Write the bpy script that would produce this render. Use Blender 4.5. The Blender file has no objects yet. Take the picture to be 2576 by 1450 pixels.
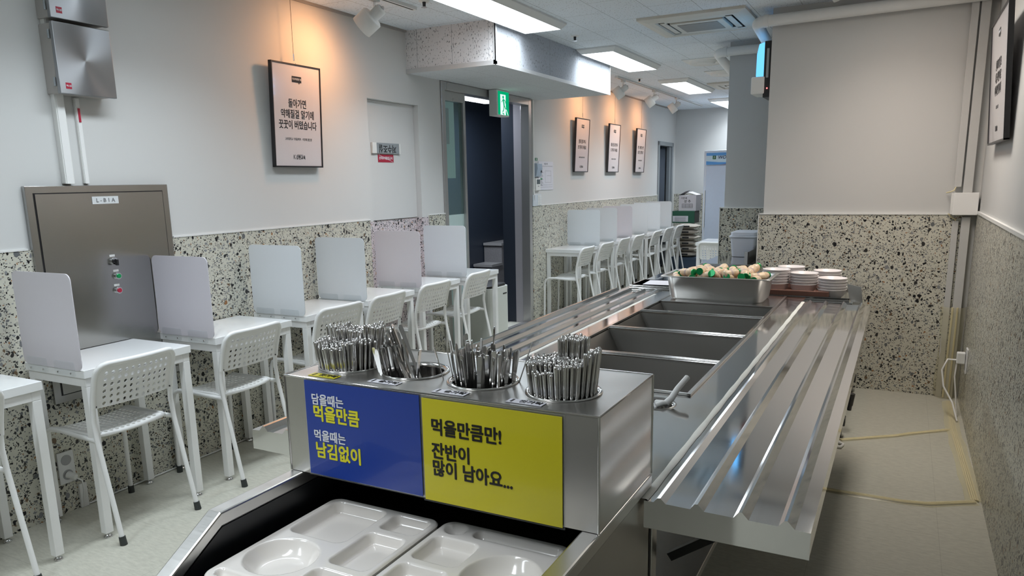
import bpy, math, random
from mathutils import Vector, Matrix, Euler
PI = math.pi
C = bpy.context.scene.collection
SC = bpy.context.scene
random.seed(7)

# ------------------------------------------------------------------ camera
F, YAW, PIT, ROL = 1869.0, 0.4934, 0.2017, -0.021
CX, CY, H = 1288 - 26.4, 725 + 117.2, 1.45
cy_, sy_, cp_, sp_, cr_, sr_ = math.cos(YAW), math.sin(YAW), math.cos(PIT), math.sin(PIT), math.cos(ROL), math.sin(ROL)
fw = Vector((-sy_*cp_, cy_*cp_, -sp_)); rt = Vector((cy_, sy_, 0)); up = rt.cross(fw)
r2 = rt*cr_ + up*sr_; u2 = -rt*sr_ + up*cr_
cam_d = bpy.data.cameras.new('camera'); cam = bpy.data.objects.new('camera', cam_d); C.objects.link(cam)
m = Matrix((r2, u2, -fw)).transposed().to_4x4(); m.translation = Vector((0, 0, H)); cam.matrix_world = m
cam_d.sensor_width = 36.0; cam_d.sensor_fit = 'HORIZONTAL'; cam_d.lens = F/2576*36
cam_d.shift_x = (1288-CX)/2576; cam_d.shift_y = (CY-725)/2576
cam_d.clip_start = 0.02; cam_d.clip_end = 60
SC.camera = cam

# ------------------------------------------------------------------ world, view
SC.view_settings.view_transform = 'Standard'; SC.view_settings.look = 'None'
SC.view_settings.gamma = 1.0; SC.view_settings.use_curve_mapping = False
SC.view_settings.exposure = 0.78
w = bpy.data.worlds.new('world'); SC.world = w; w.use_nodes = True
w.node_tree.nodes['Background'].inputs[0].default_value = (0.75, 0.85, 1.0, 1)
w.node_tree.nodes['Background'].inputs[1].default_value = 0.05
SC.cycles.max_bounces = 8; SC.cycles.diffuse_bounces = 4; SC.cycles.glossy_bounces = 5
SC.cycles.transmission_bounces = 8; SC.cycles.transparent_max_bounces = 8
SC.cycles.caustics_reflective = False; SC.cycles.caustics_refractive = False
SC.cycles.sample_clamp_indirect = 4.0
PANEL_E = 3.6          # glow of the panel diffusers
PANEL_W = 9.3         # light of one ceiling panel, watts
SPOT_E = 12.0          # warm spots, watts

# ------------------------------------------------------------------ node helper
class NT:
    def __init__(s, mat): s.t = mat.node_tree; s.t.nodes.clear()
    def n(s, kind, ins=None, **props):
        nd = s.t.nodes.new(kind)
        for k, v in props.items(): setattr(nd, k, v)
        for k, v in (ins or {}).items():
            sk = nd.inputs[k]
            if hasattr(v, 'is_output') or isinstance(v, bpy.types.NodeSocket): s.t.links.new(v, sk)
            else: sk.default_value = v
        return nd
    def m(s, op, a, b=0.0, c=None, clamp=False):
        nd = s.n('ShaderNodeMath', {0: a, 1: b}, operation=op); nd.use_clamp = clamp
        if c is not None:
            if isinstance(c, bpy.types.NodeSocket): s.t.links.new(c, nd.inputs[2])
            else: nd.inputs[2].default_value = c
        return nd.outputs[0]
    def mix(s, fac, a, b):
        nd = s.n('ShaderNodeMix', data_type='RGBA')
        for k, v in ((0, fac), (6, a), (7, b)):
            if isinstance(v, bpy.types.NodeSocket): s.t.links.new(v, nd.inputs[k])
            else: nd.inputs[k].default_value = v if k == 0 else (tuple(v)+(1,))[:4]
        return nd.outputs[2]
    def ramp(s, fac, stops, interp='LINEAR'):
        nd = s.n('ShaderNodeValToRGB', {0: fac}); e = nd.color_ramp; e.interpolation = interp
        while len(e.elements) < len(stops): e.elements.new(0.5)
        for el, (p, c) in zip(e.elements, stops):
            el.position = p; el.color = (tuple(c)+(1,))[:4]
        return nd.outputs[0]
MATS = {}
def newmat(name):
    m = bpy.data.materials.new(name); m.use_nodes = True; MATS[name] = m; return m, NT(m)
def finish(t, col, rough=0.5, metal=0.0, bump=None, bs=0.2, bd=0.01, **kw):
    p = t.n('ShaderNodeBsdfPrincipled')
    def st(k, v):
        if isinstance(v, bpy.types.NodeSocket): t.t.links.new(v, p.inputs[k])
        else: p.inputs[k].default_value = (tuple(v)+(1,))[:4] if isinstance(v, (tuple, list)) and k != 'Normal' else v
    st('Base Color', col); st('Roughness', rough); st('Metallic', metal)
    for k, v in kw.items(): st(k.replace('_', ' '), v)
    if bump is not None:
        b = t.n('ShaderNodeBump', {'Strength': bs, 'Distance': bd, 'Height': bump}); st('Normal', b.outputs[0])
    o = t.n('ShaderNodeOutputMaterial'); t.t.links.new(p.outputs[0], o.inputs[0]); return p
def coord(t): return t.n('ShaderNodeTexCoord').outputs['Object']
def wpos(t): return t.n('ShaderNodeNewGeometry').outputs['Position']

def plain(name, col, rough=0.5, metal=0.0, noise=0.03, scale=30.0, bump=0.0, **kw):
    m, t = newmat(name)
    nz = t.n('ShaderNodeTexNoise', {'Vector': coord(t), 'Scale': scale, 'Detail': 3.0}).outputs[0]
    a = tuple(max(0, c*(1-noise)) for c in col); b = tuple(min(1, c*(1+noise)) for c in col)
    finish(t, t.mix(nz, a, b), rough, metal, nz if bump else None, bump, 0.002, **kw); return m

def terrazzo(name, axis, base, gain=1.0, dark=0.0):
    """axis 'yz' or 'xz': wall plane. angular stone chips of three sizes in a pale matrix"""
    m, t = newmat(name)
    sp = t.n('ShaderNodeSeparateXYZ', {0: wpos(t)})
    a = sp.outputs[1] if axis == 'yz' else sp.outputs[0]
    def uv(sx, sz, rot, off):
        v = t.n('ShaderNodeCombineXYZ', {0: a, 1: sp.outputs[2], 2: 0.0}).outputs[0]
        v = t.n('ShaderNodeMapping', {'Vector': v, 'Location': (off, off*1.7, 0), 'Rotation': (0, 0, rot), 'Scale': (sx, sz, 1)}).outputs[0]
        return v
    wp = t.n('ShaderNodeTexNoise', {'Vector': uv(1, 1, 0, 0), 'Scale': 26.0, 'Detail': 1.0}, noise_dimensions='2D').outputs[1]
    wps = t.n('ShaderNodeVectorMath', {0: wp, 3: 0.0014}, operation='SCALE').outputs[0]
    def layer(scale, thr, frac, sx, sz, rot, off):
        v = t.n('ShaderNodeVectorMath', {0: uv(sx, sz, rot, off), 1: wps}, operation='ADD').outputs[0]
        e = t.n('ShaderNodeTexVoronoi', {'Vector': v, 'Scale': scale}, voronoi_dimensions='2D', feature='DISTANCE_TO_EDGE').outputs['Distance']
        f1 = t.n('ShaderNodeTexVoronoi', {'Vector': v, 'Scale': scale}, voronoi_dimensions='2D', feature='F1'); c = f1.outputs['Color']
        cs = t.n('ShaderNodeSeparateColor', {0: c})
        th = t.m('MULTIPLY_ADD', cs.outputs[1], thr*0.8, thr*0.62)
        rr = t.m('SUBTRACT', t.m('MULTIPLY_ADD', cs.outputs[1], -.16, .47), f1.outputs['Distance'])
        inside = t.m('MULTIPLY', t.m('MINIMUM', t.m('SUBTRACT', e, th), rr), 30.0, clamp=True)
        on = t.m('LESS_THAN', cs.outputs[0], frac)
        return t.m('MULTIPLY', inside, on), cs.outputs[2]
    g = gain
    def cr(f):
        return t.ramp(f, [(0.0, (.012*g, .012*g, .014*g)), (0.30, (.035*g, .033*g, .032*g)), (0.5, (.14*g, .145*g, .15*g)), (0.68, (.24*g, .245*g, .25*g)),
                          (0.84, (.17*g, .115*g, .07*g)), (0.92, (.32*g, .15*g, .06*g)), (0.95, (.40*g, .39*g, .34*g))], 'CONSTANT')
    nz = t.n('ShaderNodeTexNoise', {'Vector': uv(1, 1, 0, 3), 'Scale': 14.0, 'Detail': 4.0}, noise_dimensions='2D').outputs[0]
    col = t.mix(nz, tuple(c*.88 for c in base), tuple(min(1, c*1.1) for c in base))
    for args in ((92, .15, .30, 1.0, 1.6, .5, 1.3), (80, .15, .24, 1.7, 1.0, -.6, 5.1), (48, .18, .27, 1.0, 1.5, -.8, 9.2), (44, .18, .20, 1.5, 1.0, .9, 3.7), (29, .19, .18, 1.3, 1.0, .4, 2.2)):
        mk, rnd = layer(*args); col = t.mix(mk, col, cr(rnd))
    finish(t, col, 0.32, 0.0, Specular_IOR_Level=0.35); return m

def floor_mat(name, base, tile=0.45, ox=0.23, oy=1.05):
    m, t = newmat(name); P = wpos(t)
    sp = t.n('ShaderNodeSeparateXYZ', {0: P})
    def seam(s, off):
        f = t.m('FRACT', t.m('DIVIDE', t.m('ADD', s, 90*tile-off), tile))
        d = t.m('MULTIPLY', t.m('MINIMUM', f, t.m('SUBTRACT', 1.0, f)), tile)
        return t.m('LESS_THAN', d, 0.0012)
    sm = t.m('MAXIMUM', seam(sp.outputs[0], ox), seam(sp.outputs[1], oy))
    v = t.n('ShaderNodeMapping', {'Vector': P, 'Rotation': (0, 0, .5), 'Scale': (1, 3.2, 1)}).outputs[0]
    n1 = t.n('ShaderNodeTexNoise', {'Vector': v, 'Scale': 26.0, 'Detail': 5.0, 'Roughness': .65}).outputs[0]
    n2 = t.n('ShaderNodeTexNoise', {'Vector': v, 'Scale': 90.0, 'Detail': 3.0}).outputs[0]
    n3 = t.n('ShaderNodeTexNoise', {'Vector': P, 'Scale': 1.3, 'Detail': 3.0}).outputs[0]
    c = t.mix(t.ramp(n1, [(0.35, (0, 0, 0)), (0.65, (1, 1, 1))]), tuple(x*.86 for x in base), tuple(min(1, x*1.06) for x in base))
    c = t.mix(t.ramp(n2, [(0.66, (0, 0, 0)), (0.74, (.55, .55, .55))]), c, (.30, .28, .24))
    c = t.mix(t.m('MULTIPLY', n3, 0.22), c, tuple(x*.7 for x in base))
    c = t.mix(t.m('MULTIPLY', sm, .30), c, (.20, .19, .16))
    finish(t, c, 0.33, 0.0, n2, 0.05, 0.001, Specular_IOR_Level=0.35); return m

def ceiling_mat(name, axes, base, ox, oy, tx=0.30, ty=0.60, stag=0.30, dots=0.7, hard=.06, oscale=1.0, joint=.55):
    m, t = newmat(name); sp = t.n('ShaderNodeSeparateXYZ', {0: wpos(t)})
    a = sp.outputs['XYZ'.index(axes[0])]; b = sp.outputs['XYZ'.index(axes[1])]
    fa = t.m('DIVIDE', t.m('ADD', a, 60*tx-ox), tx)
    cell = t.m('FLOOR', fa); odd = t.m('FLOORED_MODULO', cell, 2.0)
    def dist(f, s): f = t.m('FRACT', f); return t.m('MULTIPLY', t.m('MINIMUM', f, t.m('SUBTRACT', 1.0, f)), s)
    da = dist(fa, tx)
    fb = t.m('DIVIDE', t.m('ADD', t.m('ADD', b, 60*ty-oy), t.m('MULTIPLY', odd, stag)), ty)
    db = dist(fb, ty)
    sm = t.m('LESS_THAN', t.m('MINIMUM', da, db), 0.0018)
    v = t.n('ShaderNodeCombineXYZ', {0: a, 1: b, 2: 0.0}).outputs[0]
    v2 = t.n('ShaderNodeMapping', {'Vector': v, 'Scale': (2.2, 1, 1)}).outputs[0]
    n1 = t.n('ShaderNodeTexNoise', {'Vector': v2, 'Scale': 48.0*oscale, 'Detail': 2.0}, noise_dimensions='2D').outputs[0]
    n2 = t.n('ShaderNodeTexNoise', {'Vector': v, 'Scale': 7.0, 'Detail': 1.0}, noise_dimensions='2D').outputs[0]
    d = t.m('MULTIPLY', t.m('SUBTRACT', t.m('MULTIPLY_ADD', n2, .12, n1), 0.755-hard*0.5), 30.0, clamp=True)
    c = t.mix(t.m('MULTIPLY', d, dots), base, (.20, .20, .20))
    c = t.mix(t.m('MULTIPLY', sm, joint), c, (.10, .10, .11))
    finish(t, c, 0.9, 0.0, Specular_IOR_Level=0.1); return m

def steel(name, col, rough, brush=(1, 40, 1), amp=.10, bump=.03, metal=1.0, scale=12.0, smudge=.06):
    m, t = newmat(name)
    v = t.n('ShaderNodeMapping', {'Vector': coord(t), 'Scale': brush}).outputs[0]
    n1 = t.n('ShaderNodeTexNoise', {'Vector': v, 'Scale': scale, 'Detail': 4.0, 'Roughness': .6}).outputs[0]
    n2 = t.n('ShaderNodeTexNoise', {'Vector': coord(t), 'Scale': 3.0, 'Detail': 3.0}).outputs[0]
    r = t.m('ADD', t.m('MULTIPLY_ADD', n1, amp, rough-amp*.5), t.m('MULTIPLY', t.m('SUBTRACT', n2, .5), smudge*2))
    finish(t, t.mix(n1, tuple(c*.98 for c in col), tuple(min(1, c*1.015) for c in col)), r, metal); return m

def emis(name, col, s):
    m, t = newmat(name); e = t.n('ShaderNodeEmission', {'Color': col+(1,), 'Strength': s})
    o = t.n('ShaderNodeOutputMaterial'); t.t.links.new(e.outputs[0], o.inputs[0]); return m
def glassy(name, col, rough, tint=(1, 1, 1), alpha=.25, spec=.5):
    """thin clear sheet: mostly see-through with a glossy surface"""
    m, t = newmat(name)
    tr = t.n('ShaderNodeBsdfTransparent', {'Color': tint+(1,)})
    p = t.n('ShaderNodeBsdfPrincipled', {'Base Color': col+(1,), 'Roughness': rough, 'Specular IOR Level': spec})
    fr = t.m('MULTIPLY_ADD', t.m('POWER', t.n('ShaderNodeLayerWeight', {'Blend': .5}).outputs['Facing'], 4.0), .7, .035)
    mx = t.n('ShaderNodeMixShader', {0: t.m('ADD', fr, alpha, clamp=True), 1: tr.outputs[0], 2: p.outputs[0]})
    o = t.n('ShaderNodeOutputMaterial'); t.t.links.new(mx.outputs[0], o.inputs[0]); return m

WALL = plain('wall_paint', (.66, .66, .65), .75, 0, .02, 2.0, Specular_IOR_Level=.2)
WALLC = plain('wall_paint_shaded', (.60, .60, .59), .7, 0, .02, 3.0, Specular_IOR_Level=.25)  # same white paint, lowered to carry the shade of piers and right wall
TZ_L = terrazzo('terrazzo_side', 'yz', (.60, .585, .50)); TZ_B = terrazzo('terrazzo_front', 'xz', (.60, .585, .50))
TZ_P = terrazzo('terrazzo_film', 'yz', (.68, .60, .62), 1.6)
FLOOR = floor_mat('vinyl_floor', (.54, .53, .455))
CEIL = ceiling_mat('ceiling_tile', 'XY', (.76, .81, .86), -1.887, 5.35, dots=.5)
SOFX = ceiling_mat('soffit_tile_front', 'XZ', (.80, .77, .77), -2.635, 3.0, .30, 9.0, 0, .9, .10, joint=.5)
SOFY = ceiling_mat('soffit_tile_side_dimmed', 'YZ', (.50, .52, .56), 5.14, 3.0, .58, 9.0, 0, .75, .085, joint=.5)  # same tile, its colour darkened against the strong light of near panels
SS = steel('stainless', (.80, .80, .80), .075, (1, 14, 14), .03, .012, smudge=.03)
SSX = steel('stainless_brushed', (.64, .63, .61), .32, (1, 1, 30), .16, .05, scale=20)
SSV = steel('stainless_vertical', (.52, .51, .49), .36, (1, 40, 1), .14, .04, scale=14)
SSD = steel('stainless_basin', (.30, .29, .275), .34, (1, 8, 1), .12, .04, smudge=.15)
SSP = steel('stainless_polished', (.66, .65, .64), .12, (1, 1, 1), .04, .0, smudge=.03)
CUT = steel('cutlery_steel', (.72, .71, .70), .16, (1, 1, 1), .05, .0)
CHROME = steel('chrome', (.75, .75, .76), .08, (1, 1, 1), .02, 0)
DKST = plain('dark_steel', (.045, .045, .045), .35, .7)
LINER = plain('liner_dark_reflection', (.012, .013, .015), .32, 0.0)  # near-black puts the dark reflections of the steel inner walls into colour
CAB = steel('cabinet_grey_metal', (.33, .34, .35), .42, (1, 1, 1), .06, .02)
WHT = plain('white_powdercoat', (.85, .85, .84), .38, 0, .015)
WHG = plain('white_laminate', (.89, .90, .90), .05, 0, .01, Specular_IOR_Level=.5)
WHM = plain('white_plastic', (.78, .78, .76), .45)
PNL = plain('milk_panel', (.72, .75, .78), .35, 0, .01)
PNL2 = plain('milk_panel_lilac', (.72, .69, .74), .35, 0, .01)  # lilac copy of the milk panel, tint partly taken from the lighting
ACR = glassy('clear_acrylic', (.85, .87, .88), .10, (.985, .99, .99), .02)
GLS = glassy('door_glass', (.45, .6, .58), .03, (.88, .96, .95), .05)
FROST = plain('frosted_glass', (.56, .70, .68), .25)
RUB = plain('black_rubber', (.035, .04, .038), .6)
BLK = plain('black_plastic', (.018, .018, .02), .35)
NAVY = plain('navy_panel', (.017, .023, .034), .32, 0, .08, 3.0)
NAVY2 = plain('navy_panel_lighter', (.032, .040, .056), .3, 0, .08, 3.0)
GRAN = plain('granite', (.16, .155, .155), .3, 0, .5, 160.0)
TRAY = plain('melamine', (.82, .785, .74), .16, 0, .01, Coat_Weight=.5, Coat_Roughness=.08)
BOWL = plain('bowl_melamine', (.80, .75, .745), .3, 0, .02)
VPN = steel('valve_panel_steel', (.44, .44, .43), .22, (1, .3, 30), .12, 0, scale=20, smudge=.08)
BRN = plain('brown_tray', (.20, .10, .075), .35)
YOG = plain('yogurt_bottle', (.86, .66, .46), .35, 0, .03, Subsurface_Weight=.2, Subsurface_Scale=.01)
GRN = plain('green_foil', (.01, .33, .10), .28, .35)
LBL = plain('bottle_print', (.62, .47, .42), .5, 0, .35, 260)
PINK = plain('pink_flesh', (.8, .8, .78), .4)
BLU = plain('sheet_blue', (.018, .055, .33), .3, 0, .01, Coat_Weight=.3)
YEL = plain('sheet_yellow', (.67, .60, .02), .3, 0, .01, Coat_Weight=.3)
YTX = plain('print_yellow', (.80, .76, .04), .4, 0, 0)
WTX = plain('print_white', (.80, .82, .88), .4, 0, 0)
KTX = plain('print_black', (.012, .012, .014), .4, 0, 0)
GTX = plain('print_grey', (.16, .16, .17), .5, 0, 0)
PAP = plain('poster_paper', (.68, .66, .69), .16, 0, .01, Coat_Weight=.4, Coat_Roughness=.04)
PPR = plain('paper', (.70, .70, .76), .6)
RED = plain('sticker_red', (.42, .02, .05), .35)
SGN = plain('sign_silver', (.33, .36, .38), .35, .2)
EXG = emis('exit_green', (.0, .27, .11), .9); EXW = emis('exit_white', (.65, .85, .80), .75)
LITE = emis('panel_diffuser', (.84, .93, 1.0), PANEL_E); LITEW = emis('added_panel_warm', (1.0, .94, .85), PANEL_E)  # warm diffuser serves the added right-aisle panel
TUBE = emis('hall_lamp', (.80, .88, 1.0), 6.0)
UVB = emis('trap_blue', (.11, .40, .82), 1.15); UVT = emis('trap_tube', (.20, .55, 1.0), 12.0)
BULB = emis('spot_bulb', (1.0, .62, .30), 22.0)
REDL = emis('led_red', (1, .1, .1), 3.0)
CAULK = plain('silicone', (.93, .92, .86), .5, 0, .06, 20)
TAPE = glassy('clear_tape', (.80, .76, .58), .22, (.97, .95, .86), .22)
CABL = plain('cable_cream', (.74, .66, .42), .5)
CURT = plain('curtain', (.06, .075, .10), .8)
FRG = plain('fridge_white', (.62, .68, .78), .3)
SKYB = plain('print_skyblue', (.10, .32, .70), .35); PURP = plain('print_purple', (.08, .05, .22), .35); NVT = plain('print_navy', (.02, .03, .10), .4, 0, 0)
PALE = plain('print_pale', (.55, .70, .82), .35)
CART = plain('carton_white', (.62, .59, .62), .8); CARTS = plain('carton_shaded', (.22, .21, .22), .85)  # second carton tone is the white with shade put into its colour
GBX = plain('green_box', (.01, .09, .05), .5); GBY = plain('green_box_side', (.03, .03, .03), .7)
SACK = plain('sack_paper', (.55, .50, .44), .8, 0, .08, 12)
CRATE = plain('crate_blue', (.05, .08, .13), .5)
TUB = plain('tub_plastic', (.62, .66, .74), .35)
OLET = plain('outlet_plastic', (.72, .72, .72), .35)

# ------------------------------------------------------------------ mesh helpers
class MB:
    def __init__(s): s.v = []; s.f = []; s.sm = []
    def add(s, vs, fs, M=None, smooth=False):
        o = len(s.v)
        s.v += [tuple(M @ Vector(p)) for p in vs] if M is not None else [tuple(p) for p in vs]
        s.f += [tuple(i+o for i in f) for f in fs]; s.sm += [smooth]*len(fs); return s
    def box(s, x0, x1, y0, y1, z0, z1, M=None):
        if x0 > x1: x0, x1 = x1, x0
        if y0 > y1: y0, y1 = y1, y0
        if z0 > z1: z0, z1 = z1, z0
        v = [(x0, y0, z0), (x1, y0, z0), (x1, y1, z0), (x0, y1, z0), (x0, y0, z1), (x1, y0, z1), (x1, y1, z1), (x0, y1, z1)]
        return s.add(v, [(0, 3, 2, 1), (4, 5, 6, 7), (0, 1, 5, 4), (1, 2, 6, 5), (2, 3, 7, 6), (3, 0, 4, 7)], M)
    def prism(s, poly, h0, h1, plane='XY', M=None):
        """poly counter-clockwise in plane; extruded h0..h1 along the third axis"""
        n = len(poly)
        def P(a, b, h): return {'XY': (a, b, h), 'XZ': (a, h, b), 'YZ': (h, a, b)}[plane]
        v = [P(a, b, h0) for a, b in poly] + [P(a, b, h1) for a, b in poly]
        f = [tuple(range(n))[::-1], tuple(range(n, 2*n))] + [(i, (i+1) % n, (i+1) % n+n, i+n) for i in range(n)]
        if plane == 'XZ': f = [x[::-1] for x in f]
        return s.add(v, f, M)
    def cyl(s, p0, p1, r0, r1=None, n=16, caps=True, smooth=True):
        r1 = r0 if r1 is None else r1
        p0, p1 = Vector(p0), Vector(p1); d = (p1-p0).normalized()
        a = d.orthogonal().normalized(); b = d.cross(a)
        v = []
        for p, r in ((p0, r0), (p1, r1)):
            v += [tuple(p + a*math.cos(2*PI*i/n)*r + b*math.sin(2*PI*i/n)*r) for i in range(n)]
        s.add(v, [(i, (i+1) % n, (i+1) % n+n, i+n) for i in range(n)], None, smooth)
        if caps: s.add(v, [tuple(range(n))[::-1], tuple(range(n, 2*n))])
        return s
    def tube(s, pts, r, n=10, caps=True):
        P = [Vector(p) for p in pts]; k = len(P)
        rad = r if isinstance(r, (list, tuple)) else [r]*k
        prev = None; v = []
        for i in range(k):
            d = (P[min(i+1, k-1)]-P[max(i-1, 0)]).normalized()
            a = (prev - d*prev.dot(d)) if prev is not None else d.orthogonal()
            a.normalize(); prev = a; b = d.cross(a)
            v += [tuple(P[i] + (a*math.cos(2*PI*j/n)+b*math.sin(2*PI*j/n))*rad[i]) for j in range(n)]
        s.add(v, [(i*n+j, i*n+(j+1) % n, (i+1)*n+(j+1) % n, (i+1)*n+j) for i in range(k-1) for j in range(n)], None, True)
        if caps: s.add(v, [tuple(range(n))[::-1], tuple(range((k-1)*n, k*n))])
        return s
    def lathe(s, prof, n=24, M=None, smooth=True, closed=False):
        """prof = [(r,z)...] bottom-up outer surface"""
        v = [(r*math.cos(2*PI*j/n), r*math.sin(2*PI*j/n), z) for r, z in prof for j in range(n)]
        f = [(i*n+j, i*n+(j+1) % n, (i+1)*n+(j+1) % n, (i+1)*n+j) for i in range(len(prof)-1) for j in range(n)]
        s.add(v, f, M, smooth); return s
    def build(s, name, mat, parent=None, bevel=0, seg=2, smooth_all=False, auto=False):
        me = bpy.data.meshes.new(name); me.from_pydata(s.v, [], s.f)
        me.materials.append(mat)
        me.polygons.foreach_set('use_smooth', [True]*len(s.f) if smooth_all else s.sm); me.update()
        o = bpy.data.objects.new(name, me); C.objects.link(o)
        if parent: o.parent = parent
        if bevel:
            b = o.modifiers.new('bevel', 'BEVEL'); b.width = bevel; b.segments = seg; b.limit_method = 'ANGLE'; b.angle_limit = math.radians(40)
        return o
def thing(name, label, cat, loc=(0, 0, 0), rz=0.0, group=None, rot=None):
    o = bpy.data.objects.new(name, None); C.objects.link(o); o.empty_display_size = .05
    o.location = loc; o.rotation_euler = rot if rot else (0, 0, rz)
    o['label'] = label; o['category'] = cat
    if group: o['group'] = group
    return o
def tag(o, label, cat, group=None):
    o['label'] = label; o['category'] = cat
    if group: o['group'] = group
    return o
def struct(o): o['kind'] = 'structure'; return o
def dup(root, loc=None, rz=None, label=None, rot=None):
    r = root.copy(); C.objects.link(r)
    if loc is not None: r.location = loc
    if rz is not None: r.rotation_euler = (0, 0, rz)
    if rot is not None: r.rotation_euler = rot
    if label: r['label'] = label
    for ch in KIDS.get(root.name, []) or [c for c in root.children]:
        c = ch.copy(); C.objects.link(c); c.parent = r
        for g in list(ch.children):
            d = g.copy(); C.objects.link(d); d.parent = c
    return r
KIDS = {}
def rrect(x0, x1, y0, y1, r, n=5):
    p = []
    for cx, cy, a0 in ((x1-r, y0+r, -PI/2), (x1-r, y1-r, 0), (x0+r, y1-r, PI/2), (x0+r, y0+r, PI)):
        p += [(cx+r*math.cos(a0+PI/2*i/n), cy+r*math.sin(a0+PI/2*i/n)) for i in range(n+1)]
    return p
def text(s, size, mat, parent, loc, rot=(PI/2, 0, PI/2), name='lettering', bold=0.0, sx=1.0, align='CENTER', depth=0.0004, shear=0.0):
    cu = bpy.data.curves.new(name, 'FONT'); cu.body = s; cu.size = size; cu.align_x = align; cu.align_y = 'CENTER'
    cu.extrude = depth; cu.offset = 0.0; cu.resolution_u = 3; cu.shear = shear
    o = bpy.data.objects.new(name, cu); C.objects.link(o)
    bpy.context.view_layer.update()
    me = bpy.data.meshes.new_from_object(o.evaluated_get(bpy.context.evaluated_depsgraph_get()))
    bpy.data.objects.remove(o); bpy.data.curves.remove(cu)
    if bold:
        mm = MB(); vv = [tuple(v.co) for v in me.vertices]; ff = [tuple(p.vertices) for p in me.polygons]; d_ = bold*size*.75
        for k in range(6): mm.add([(a+d_*math.cos(k*PI/3), b_+d_*math.sin(k*PI/3), c_+k*.00001) for a, b_, c_ in vv], ff)
        me = bpy.data.meshes.new(name); me.from_pydata(mm.v, [], mm.f)
    me.name = name; me.materials.clear(); me.materials.append(mat)
    o = bpy.data.objects.new(name, me); C.objects.link(o); o.location = loc; o.rotation_euler = rot; o.scale = (sx, 1, 1)
    if parent: o.parent = parent
    return o
RW = (PI/2, 0, PI/2)      # flat art on a face looking towards +x, reading along +y
RB = (PI/2, 0, 0)         # looking towards -y, reading along +x
RR = (PI/2, 0, -PI/2)     # looking towards -x, reading along -y
def plate_hole(mb, x0, x1, y0, y1, cx, cy, r, z, n=28, depth=0.0):
    """flat plate with a round hole, optional wall going down"""
    an = [2*PI*i/n for i in range(n)] + [math.atan2(b-cy, a-cx) % (2*PI) for a in (x0, x1) for b in (y0, y1)]
    an = sorted(set(round(a, 5) for a in an)); v = []; k = len(an)
    for a in an:
        c, s_ = math.cos(a), math.sin(a)
        t = min([(x1-cx)/c if c > 1e-9 else 1e9, (x0-cx)/c if c < -1e-9 else 1e9, (y1-cy)/s_ if s_ > 1e-9 else 1e9, (y0-cy)/s_ if s_ < -1e-9 else 1e9])
        v.append((cx+c*t, cy+s_*t, z))
    v += [(cx+r*math.cos(a), cy+r*math.sin(a), z) for a in an]
    mb.add(v, [(i, (i+1) % k, (i+1) % k+k, i+k) for i in range(k)])
    if depth:
        w_ = v[k:] + [(a, b, z-depth) for a, b, _ in v[k:]]
        mb.add(w_, [(i, (i+1) % k, (i+1) % k+k, i+k) for i in range(k)])

# left wall leans a hair away from the axis: world x of the wall face at depth y
WA = 0.0105
def LX(y): return -3.285 - WA*y
# ================================================================== SETTING
YB, YE = -2.6, 12.6
ML = Matrix.Translation((-3.285, 0, 0)) @ Matrix.Rotation(WA, 4, 'Z')   # frame of the left wall: x out of wall, y along it
def lwall(mb, x0, x1, y0, y1, z0, z1): return mb.box(x0, x1, y0, y1, z0, z1, ML)
CH = 2.56
b = MB()
lwall(b, -.15, 0, YB, 4.30, 0, CH)
lwall(b, -.15, 0, 4.30, 4.93, 2.045, CH); lwall(b, -.15, -.06, 4.30, 4.93, 0, 2.045)
lwall(b, -.15, 0, 4.93, 5.26, 0, CH); lwall(b, -.15, 0, 5.26, 6.95, 2.26, CH)
lwall(b, -.15, 0, 6.95, 11.57, 0, CH); lwall(b, -.15, 0, 11.57, 12.42, 2.02, CH); lwall(b, -.15, 0, 12.42, YE+.1, 0, CH)
struct(b.build('wall_left', WALL))
TZH = 1.207
b = MB()
lwall(b, 0, .010, YB, 1.875, 0, TZH); lwall(b, 0, .010, 1.875, 2.585, 0, .52); lwall(b, 0, .010, 2.585, 4.25, 0, TZH)
lwall(b, 0, .010, 5.02, 5.26, 0, TZH); lwall(b, 0, .010, 6.97, 11.55, 0, TZH)
struct(b.build('trim_1', TZ_L))
b = MB(); lwall(b, 0, .006, 4.25, 4.30, 0, TZH-.012); lwall(b, -.061, -.054, 4.30, 4.93, 0, TZH-.012); lwall(b, 0, .006, 4.936, 5.01, 0, TZH-.012); 
struct(b.build('trim_2', TZ_P)); struct(MB().box(-.06, .006, 4.922, 4.936, 0, TZH-.012, ML).build('trim_13', terrazzo('terrazzo_film_jamb', 'xz', (.68, .60, .62), 1.6)))
b = MB()
for a, c_ in ((YB, 1.86), (2.60, 4.25), (5.02, 5.26), (6.97, 11.55)): lwall(b, 0, .013, a, c_, TZH, TZH+.008)
struct(b.build('trim_3', WHM))
# white flush door with its lowered casing
d1 = struct(MB().box(-.059, -.045, 4.302, 4.928, 1.2, 2.043, ML).build('door_1', WALL))
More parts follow.
